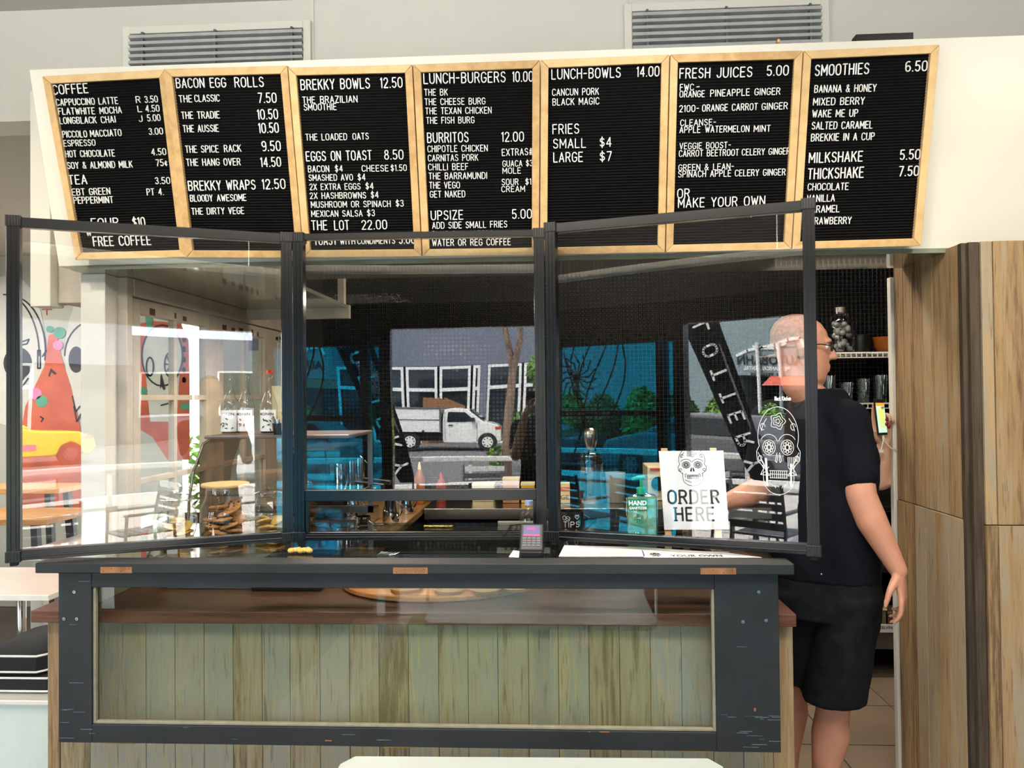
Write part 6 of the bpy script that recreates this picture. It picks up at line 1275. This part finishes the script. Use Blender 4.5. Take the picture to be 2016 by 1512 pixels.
sh_ = obj('shorts', b, 'shorts_black', man); bake(sh_, .009, 1); q = sh_.modifiers.new('fold', 'DISPLACE'); q.texture = nz_; q.strength = .014; q.mid_level = .5
p_ = P(1585, 1150, 2.72); obj('rivet', MB().sphere(tuple(at(.975, .02, .155)), .004, 8, 6), 'steel', sh_)
# short ginger hair around a bare crown, glasses
b = MB(); hs = hf.cross(UP).normalized()
secs(b, [(hc+UP*.0-hf*.022, hs*.081, hf*.086), (hc+UP*.03-hf*.022, hs*.083, hf*.086), (hc+UP*.062-hf*.022, hs*.078, hf*.084), (hc+UP*.09-hf*.02, hs*.064, hf*.072), (hc+UP*.113-hf*.016, hs*.042, hf*.05), (hc+UP*.122-hf*.014, hs*.015, hf*.02)], 28)
obj('hair', b, 'hair_ginger', man, smooth=True)
b = MB(); 
for q in (-1, 1):
    c_ = hc+hs*q*.033+hf*.100+UP*.006; b.tube([c_+hs*.024*cos(a)+UP*.017*sin(a) for a in [2*pi*i/20 for i in range(21)]], .0022, 6); b.tube([c_+hs*q*.024, hc+hs*q*.078+hf*.06+UP*.010, hc+hs*q*.084-hf*.02+UP*.004], .0022, 6)
b.tube([hc+hs*.010+hf*.101+UP*.01, hc+hf*.104+UP*.013, hc-hs*.010+hf*.101+UP*.01], .002, 6); obj('glasses', b, 'black_plastic', man, smooth=True)

# ---- woman mostly hidden behind the timber partition, phone in her raised hand
wm = thing('person', 'person hidden behind the timber partition, only a raised forearm with red nails shows', 'person', (1.72, 3.50, 0)); b = MB()
wc = Vector((1.72, 3.50, 0)); wf = Vector((-.8, -.45, 0)).normalized(); ws = Vector((-.45, .8, 0)).normalized()
def aw(z, s_=0, f=0): return wc+UP*z+ws*s_+wf*f
secs(b, [(aw(.84), ws*.165, wf*.11), (aw(.93), ws*.16, wf*.11), (aw(1.05), ws*.125, wf*.09), (aw(1.2), ws*.15, wf*.11), (aw(1.33), ws*.155, wf*.095), (aw(1.40), ws*.10, wf*.06), (aw(1.43), ws*.055, wf*.05)])
whc = aw(1.60, 0, .02); b.chain([aw(1.4), whc-UP*.08], [.048, .046], 16); head(b, whc, Vector((-.9, -.3, -.1)))
elb = P(1733, 948, 3.24); wri = P(1740, 872, 3.20); sho = aw(1.36, -.16)
limb(b, [sho, sho.lerp(elb, .5), elb, elb.lerp(wri, .45), wri], [.044, .040, .037, .034, .025])
hd = P(1733, 800, 3.20)-wri; hand(b, wri, hd, Vector((-1, 0, 0)), Vector((0, -1, 0)), L_=.165, curls=[.15, .5, .95, 1.15], spread=.05)
sho2 = aw(1.36, .16); limb(b, [sho2, aw(1.08, .19, .02), aw(.86, .18, .08)], [.044, .038, .026]); hand(b, aw(.86, .18, .08), (.0, 0, -1), wf, -ws, curl=.3, L_=.165)
for q in (-1, 1):
    limb(b, [aw(.85, q*.08), aw(.48, q*.075), aw(.35, q*.075, -.01), aw(.09, q*.07)], [.088, .056, .052, .034]); secs(b, [(aw(.05, q*.07, -.04), ws*.028, UP*.03), (aw(.05, q*.07), ws*.034, UP*.042), (aw(.035, q*.07, .08), ws*.04, UP*.026), (aw(.025, q*.07, .16), ws*.036, UP*.018)], 14)
bo_ = obj('body', b, 'skin_light', wm); bake(bo_, .0058, 3); eyes(bo_, whc, Vector((-.9, -.3, -.1)))
b = MB(); secs(b, [(aw(.80), ws*.18, wf*.125), (aw(.95), ws*.176, wf*.125), (aw(1.07), ws*.145, wf*.105), (aw(1.2), ws*.166, wf*.125), (aw(1.34), ws*.168, wf*.108), (aw(1.415), ws*.11, wf*.07)], 28)
limb(b, [aw(1.36, -.13), sho, sho.lerp(elb, .4)], [.056, .056, .052]); limb(b, [aw(1.36, .13), sho2, sho2.lerp(aw(1.08, .19, .02), .5)], [.056, .056, .052]); o_ = obj('t_shirt', b, 'shirt_black', wm); bake(o_, .009, 2)
b = MB(); secs(b, [(aw(.98), ws*.15, wf*.11), (aw(.86), ws*.178, wf*.125), (aw(.78), ws*.17, wf*.12)], 24)
for q in (-1, 1): limb(b, [aw(.84, q*.085), aw(.48, q*.08), aw(.12, q*.075)], [.098, .068, .058])
o_ = obj('trousers', b, 'shorts_black', wm); bake(o_, .009, 2)
b = MB(); wh_ = Vector((-.9, -.3, -.1)).normalized(); wsd = wh_.cross(UP).normalized(); secs(b, [(whc-UP*.20-wh_*.07, wsd*.06, wh_*.035), (whc-UP*.08-wh_*.05, wsd*.085, wh_*.07), (whc-wh_*.025, wsd*.088, wh_*.088), (whc+UP*.06-wh_*.022, wsd*.084, wh_*.088), (whc+UP*.10-wh_*.02, wsd*.06, wh_*.068), (whc+UP*.125-wh_*.015, wsd*.02, wh_*.03)], 26); obj('hair', b, 'hair_dark', wm, smooth=True)
nl = MB()
for (u, v) in ((1746, 826), (1746, 835), (1750, 840)): c_ = P(u, v, 3.145); nl.sphere(c_, (.007, .004, .0085), 10, 8)
obj('nail', nl, 'nail_red', wm, smooth=True, label='dark red nails', kind='stuff')
# phone
c4 = [P(1730, 856, 3.155), P(1747, 856, 3.155), P(1739.5, 786, 3.155), P(1722, 786, 3.155)]
c4 = [P(1730, 857, 3.150), P(1748, 856, 3.165), P(1740, 786, 3.165), P(1721.5, 786, 3.150)]
ph = thing('phone', 'tall phone with pale green and yellow screen held up in the raised hand', 'phone', c4[0]); pn = (c4[1]-c4[0]).cross(c4[3]-c4[0]).normalized(); pn = pn if pn.y < 0 else -pn
obj('case', MB().prism(c4, -pn*.009), 'black_plastic', ph, bevel=.002)
def pq(u, v): return c4[3].lerp(c4[2], u).lerp(c4[0].lerp(c4[1], u), v)+pn*.0004
scn = obj('screen', MB().prism([pq(.05,.10), pq(.95,.10), pq(.95,.93), pq(.05,.93)], pn*.0005), 'phone_screen', ph)
obj('screen_header', MB().prism([pq(.05,.10), pq(.95,.10), pq(.95,.19), pq(.05,.19)], pn*.0009), 'phone_orange', scn)
b = MB()
for k in range(14): b.prism([pq(.25,.26+k*.038), pq(.82,.26+k*.038), pq(.82,.285+k*.038), pq(.25,.285+k*.038)], pn*.0009)
obj('screen_text', b, 'phone_yellow', scn)
c_ = (c4[0]+c4[1])/2; b = MB(); b.tube([c_-UP*.002, c_-UP*.02, c_+Vector((.012, .0, -.035)), c_+Vector((.035, .01, -.055)), c_+Vector((.075, .02, -.065))], .0024, 8); b.tube([c_-UP*.02, c_+Vector((-.006, 0, -.045)), c_+Vector((-.010, 0, -.058))], .0018, 8); b.cyl(c_-UP*.001, c_-UP*.018, .0045, n=12); b.cbox(c_+Vector((-.010, 0, -.064)), .016, .008, .011)
obj('charging_cable', b, 'white_plastic', ph, smooth=True, label='white cable')

# ---- the photographer, reflected in the sash and screens
pg = thing('person', 'person in dark trousers holding up a phone, seen only reflected in the glass', 'person', (.05, -.33, 0)); b = MB()
pc = Vector((.05, -.36, 0))
def ap(x, y, z): return pc+Vector((x, y, z))
secs(b, [(ap(0,0,.84), X_*.165, Y_*.11), (ap(0,0,.95), X_*.16, Y_*.11), (ap(0,0,1.1), X_*.145, Y_*.10), (ap(0,0,1.28), X_*.17, Y_*.105), (ap(0,0,1.40), X_*.16, Y_*.085), (ap(0,0,1.46), X_*.06, Y_*.05)])
ph_c = ap(0, -.02, 1.63); b.chain([ap(0, 0, 1.43), ph_c-UP*.08], [.05, .05], 16); head(b, ph_c, (0, 1, -.03))
for q in (-1, 1):
    sh0, el0, wr0 = ap(q*.18, 0, 1.38), ap(q*.20, .12, 1.18), ap(q*.10-.04, .29, 1.47); limb(b, [sh0, sh0.lerp(el0, .5), el0, el0.lerp(wr0, .5), wr0], [.048, .044, .04, .036, .026])
    hand(b, wr0, Vector((-q*.25, .12, .9)), Vector((0, .3, .1)) if q > 0 else Vector((0, .3, .1)), Vector((-q*1.0, 0, 0)), curl=.5, L_=.15, thumb_side=-1, spread=.03)
    limb(b, [ap(q*.09, 0, .85), ap(q*.11, .01, .48), ap(q*.12, -.01, .33), ap(q*.12, 0, .09)], [.09, .058, .054, .036]); secs(b, [(ap(q*.12, -.05, .05), X_*.03, UP*.032), (ap(q*.12, 0, .05), X_*.036, UP*.044), (ap(q*.125, .09, .035), X_*.043, UP*.027), (ap(q*.13, .18, .022), X_*.038, UP*.018)], 14)
bo_ = obj('body', b, 'skin_light', pg); bake(bo_, .007, 2); eyes(bo_, ph_c, (0, 1, -.03))
b = MB(); secs(b, [(ap(0,0,.88), X_*.185, Y_*.125), (ap(0,0,1.1), X_*.165, Y_*.12), (ap(0,0,1.28), X_*.185, Y_*.12), (ap(0,0,1.41), X_*.17, Y_*.095), (ap(0,0,1.46), X_*.10, Y_*.07)], 26)
for q in (-1, 1): limb(b, [ap(q*.15, 0, 1.38), ap(q*.18, 0, 1.38), ap(q*.195, .08, 1.25)], [.06, .06, .055])
o_ = obj('t_shirt', b, 'shirt_black', pg); bake(o_, .01, 2)
b = MB(); secs(b, [(ap(0,0,.98), X_*.165, Y_*.12), (ap(0,0,.86), X_*.18, Y_*.125), (ap(0,0,.79), X_*.175, Y_*.12)], 24)
for q in (-1, 1): limb(b, [ap(q*.09, 0, .84), ap(q*.11, .01, .48), ap(q*.12, 0, .16)], [.10, .075, .07])
o_ = obj('trousers', b, 'shorts_black', pg); bake(o_, .01, 2)
b = MB(); secs(b, [(ph_c-UP*.02-Y_*.03, X_*.083, Y_*.08), (ph_c+UP*.05-Y_*.02, X_*.083, Y_*.09), (ph_c+UP*.10-Y_*.015, X_*.06, Y_*.068), (ph_c+UP*.125, X_*.02, Y_*.03)], 24); obj('hair', b, 'hair_dark', pg, smooth=True)
o_ = obj('camera_phone', MB().box(-.075, .08, -.032, -.024, 1.56, 1.635), 'black_plastic', bevel=.004, label='black phone held sideways by the reflected person', cat='phone')
# white table between the photographer and the counter
q0, q1 = PZ(675, 1487, .75), PZ(1420, 1492, .75)
t = thing('cafe_table', 'white square table top at the bottom edge with clipped corners', 'table', ((q0.x+q1.x)/2, 1.4, 0))
c8 = [(q0.x+.03, q0.y), (q1.x-.03, q1.y), (q1.x-.004, q1.y-.04), (q1.x-.004, 1.05), (q1.x-.03, 1.0), (q0.x+.03, 1.0), (q0.x+.004, 1.05), (q0.x+.004, q0.y-.04)]
obj('tabletop', MB().prism([(x, y, .726) for x, y in c8], (0, 0, .024)), 'table_white', t, bevel=.004)
obj('pedestal', MB().cyl(((q0.x+q1.x)/2, 1.4, .03), ((q0.x+q1.x)/2, 1.4, .725), .035, n=16), 'steel_dark', t, smooth=True); obj('base', MB().box((q0.x+q1.x)/2-.25, (q0.x+q1.x)/2+.25, 1.15, 1.65, 0, .029), 'steel_dark', t, bevel=.01)
# ceiling lamps
for k, (lx, ly) in enumerate(LAMPS):
    zz = ZR; t = thing('ceiling_downlight', ['ceiling downlight at the left end over the queue', 'ceiling downlight second from the left', 'ceiling downlight third from the left', 'ceiling downlight at the right end near the partition'][k], 'lamp', (lx, ly, zz), 'ceiling downlights')
    obj('ring', MB().lathe((lx, ly, zz), [(.05, -.012), (.065, -.012), (.068, -.001), (.05, -.001)], 24, False), 'white_plastic', t, smooth=True); obj('lens', MB().cyl((lx, ly, zz-.006), (lx, ly, zz-.002), .048, n=24), 'lamp_lens', t)

t = thing('linear_pendant', 'made-up long white pendant lamp over the queue, added to carry the uplight', 'lamp', (0, .35, 2.45), None)  # invented lamp out of view, body for the added uplight
obj('housing', MB().box(-2.6, 2.7, .30, .40, 2.40, 2.44), 'white_plastic', t, bevel=.004)
for x in (-2.4, 0, 2.5): obj('cable', MB().cyl((x, .35, 2.44), (x, .35, ZR), .003, n=6), 'white_plastic', t)
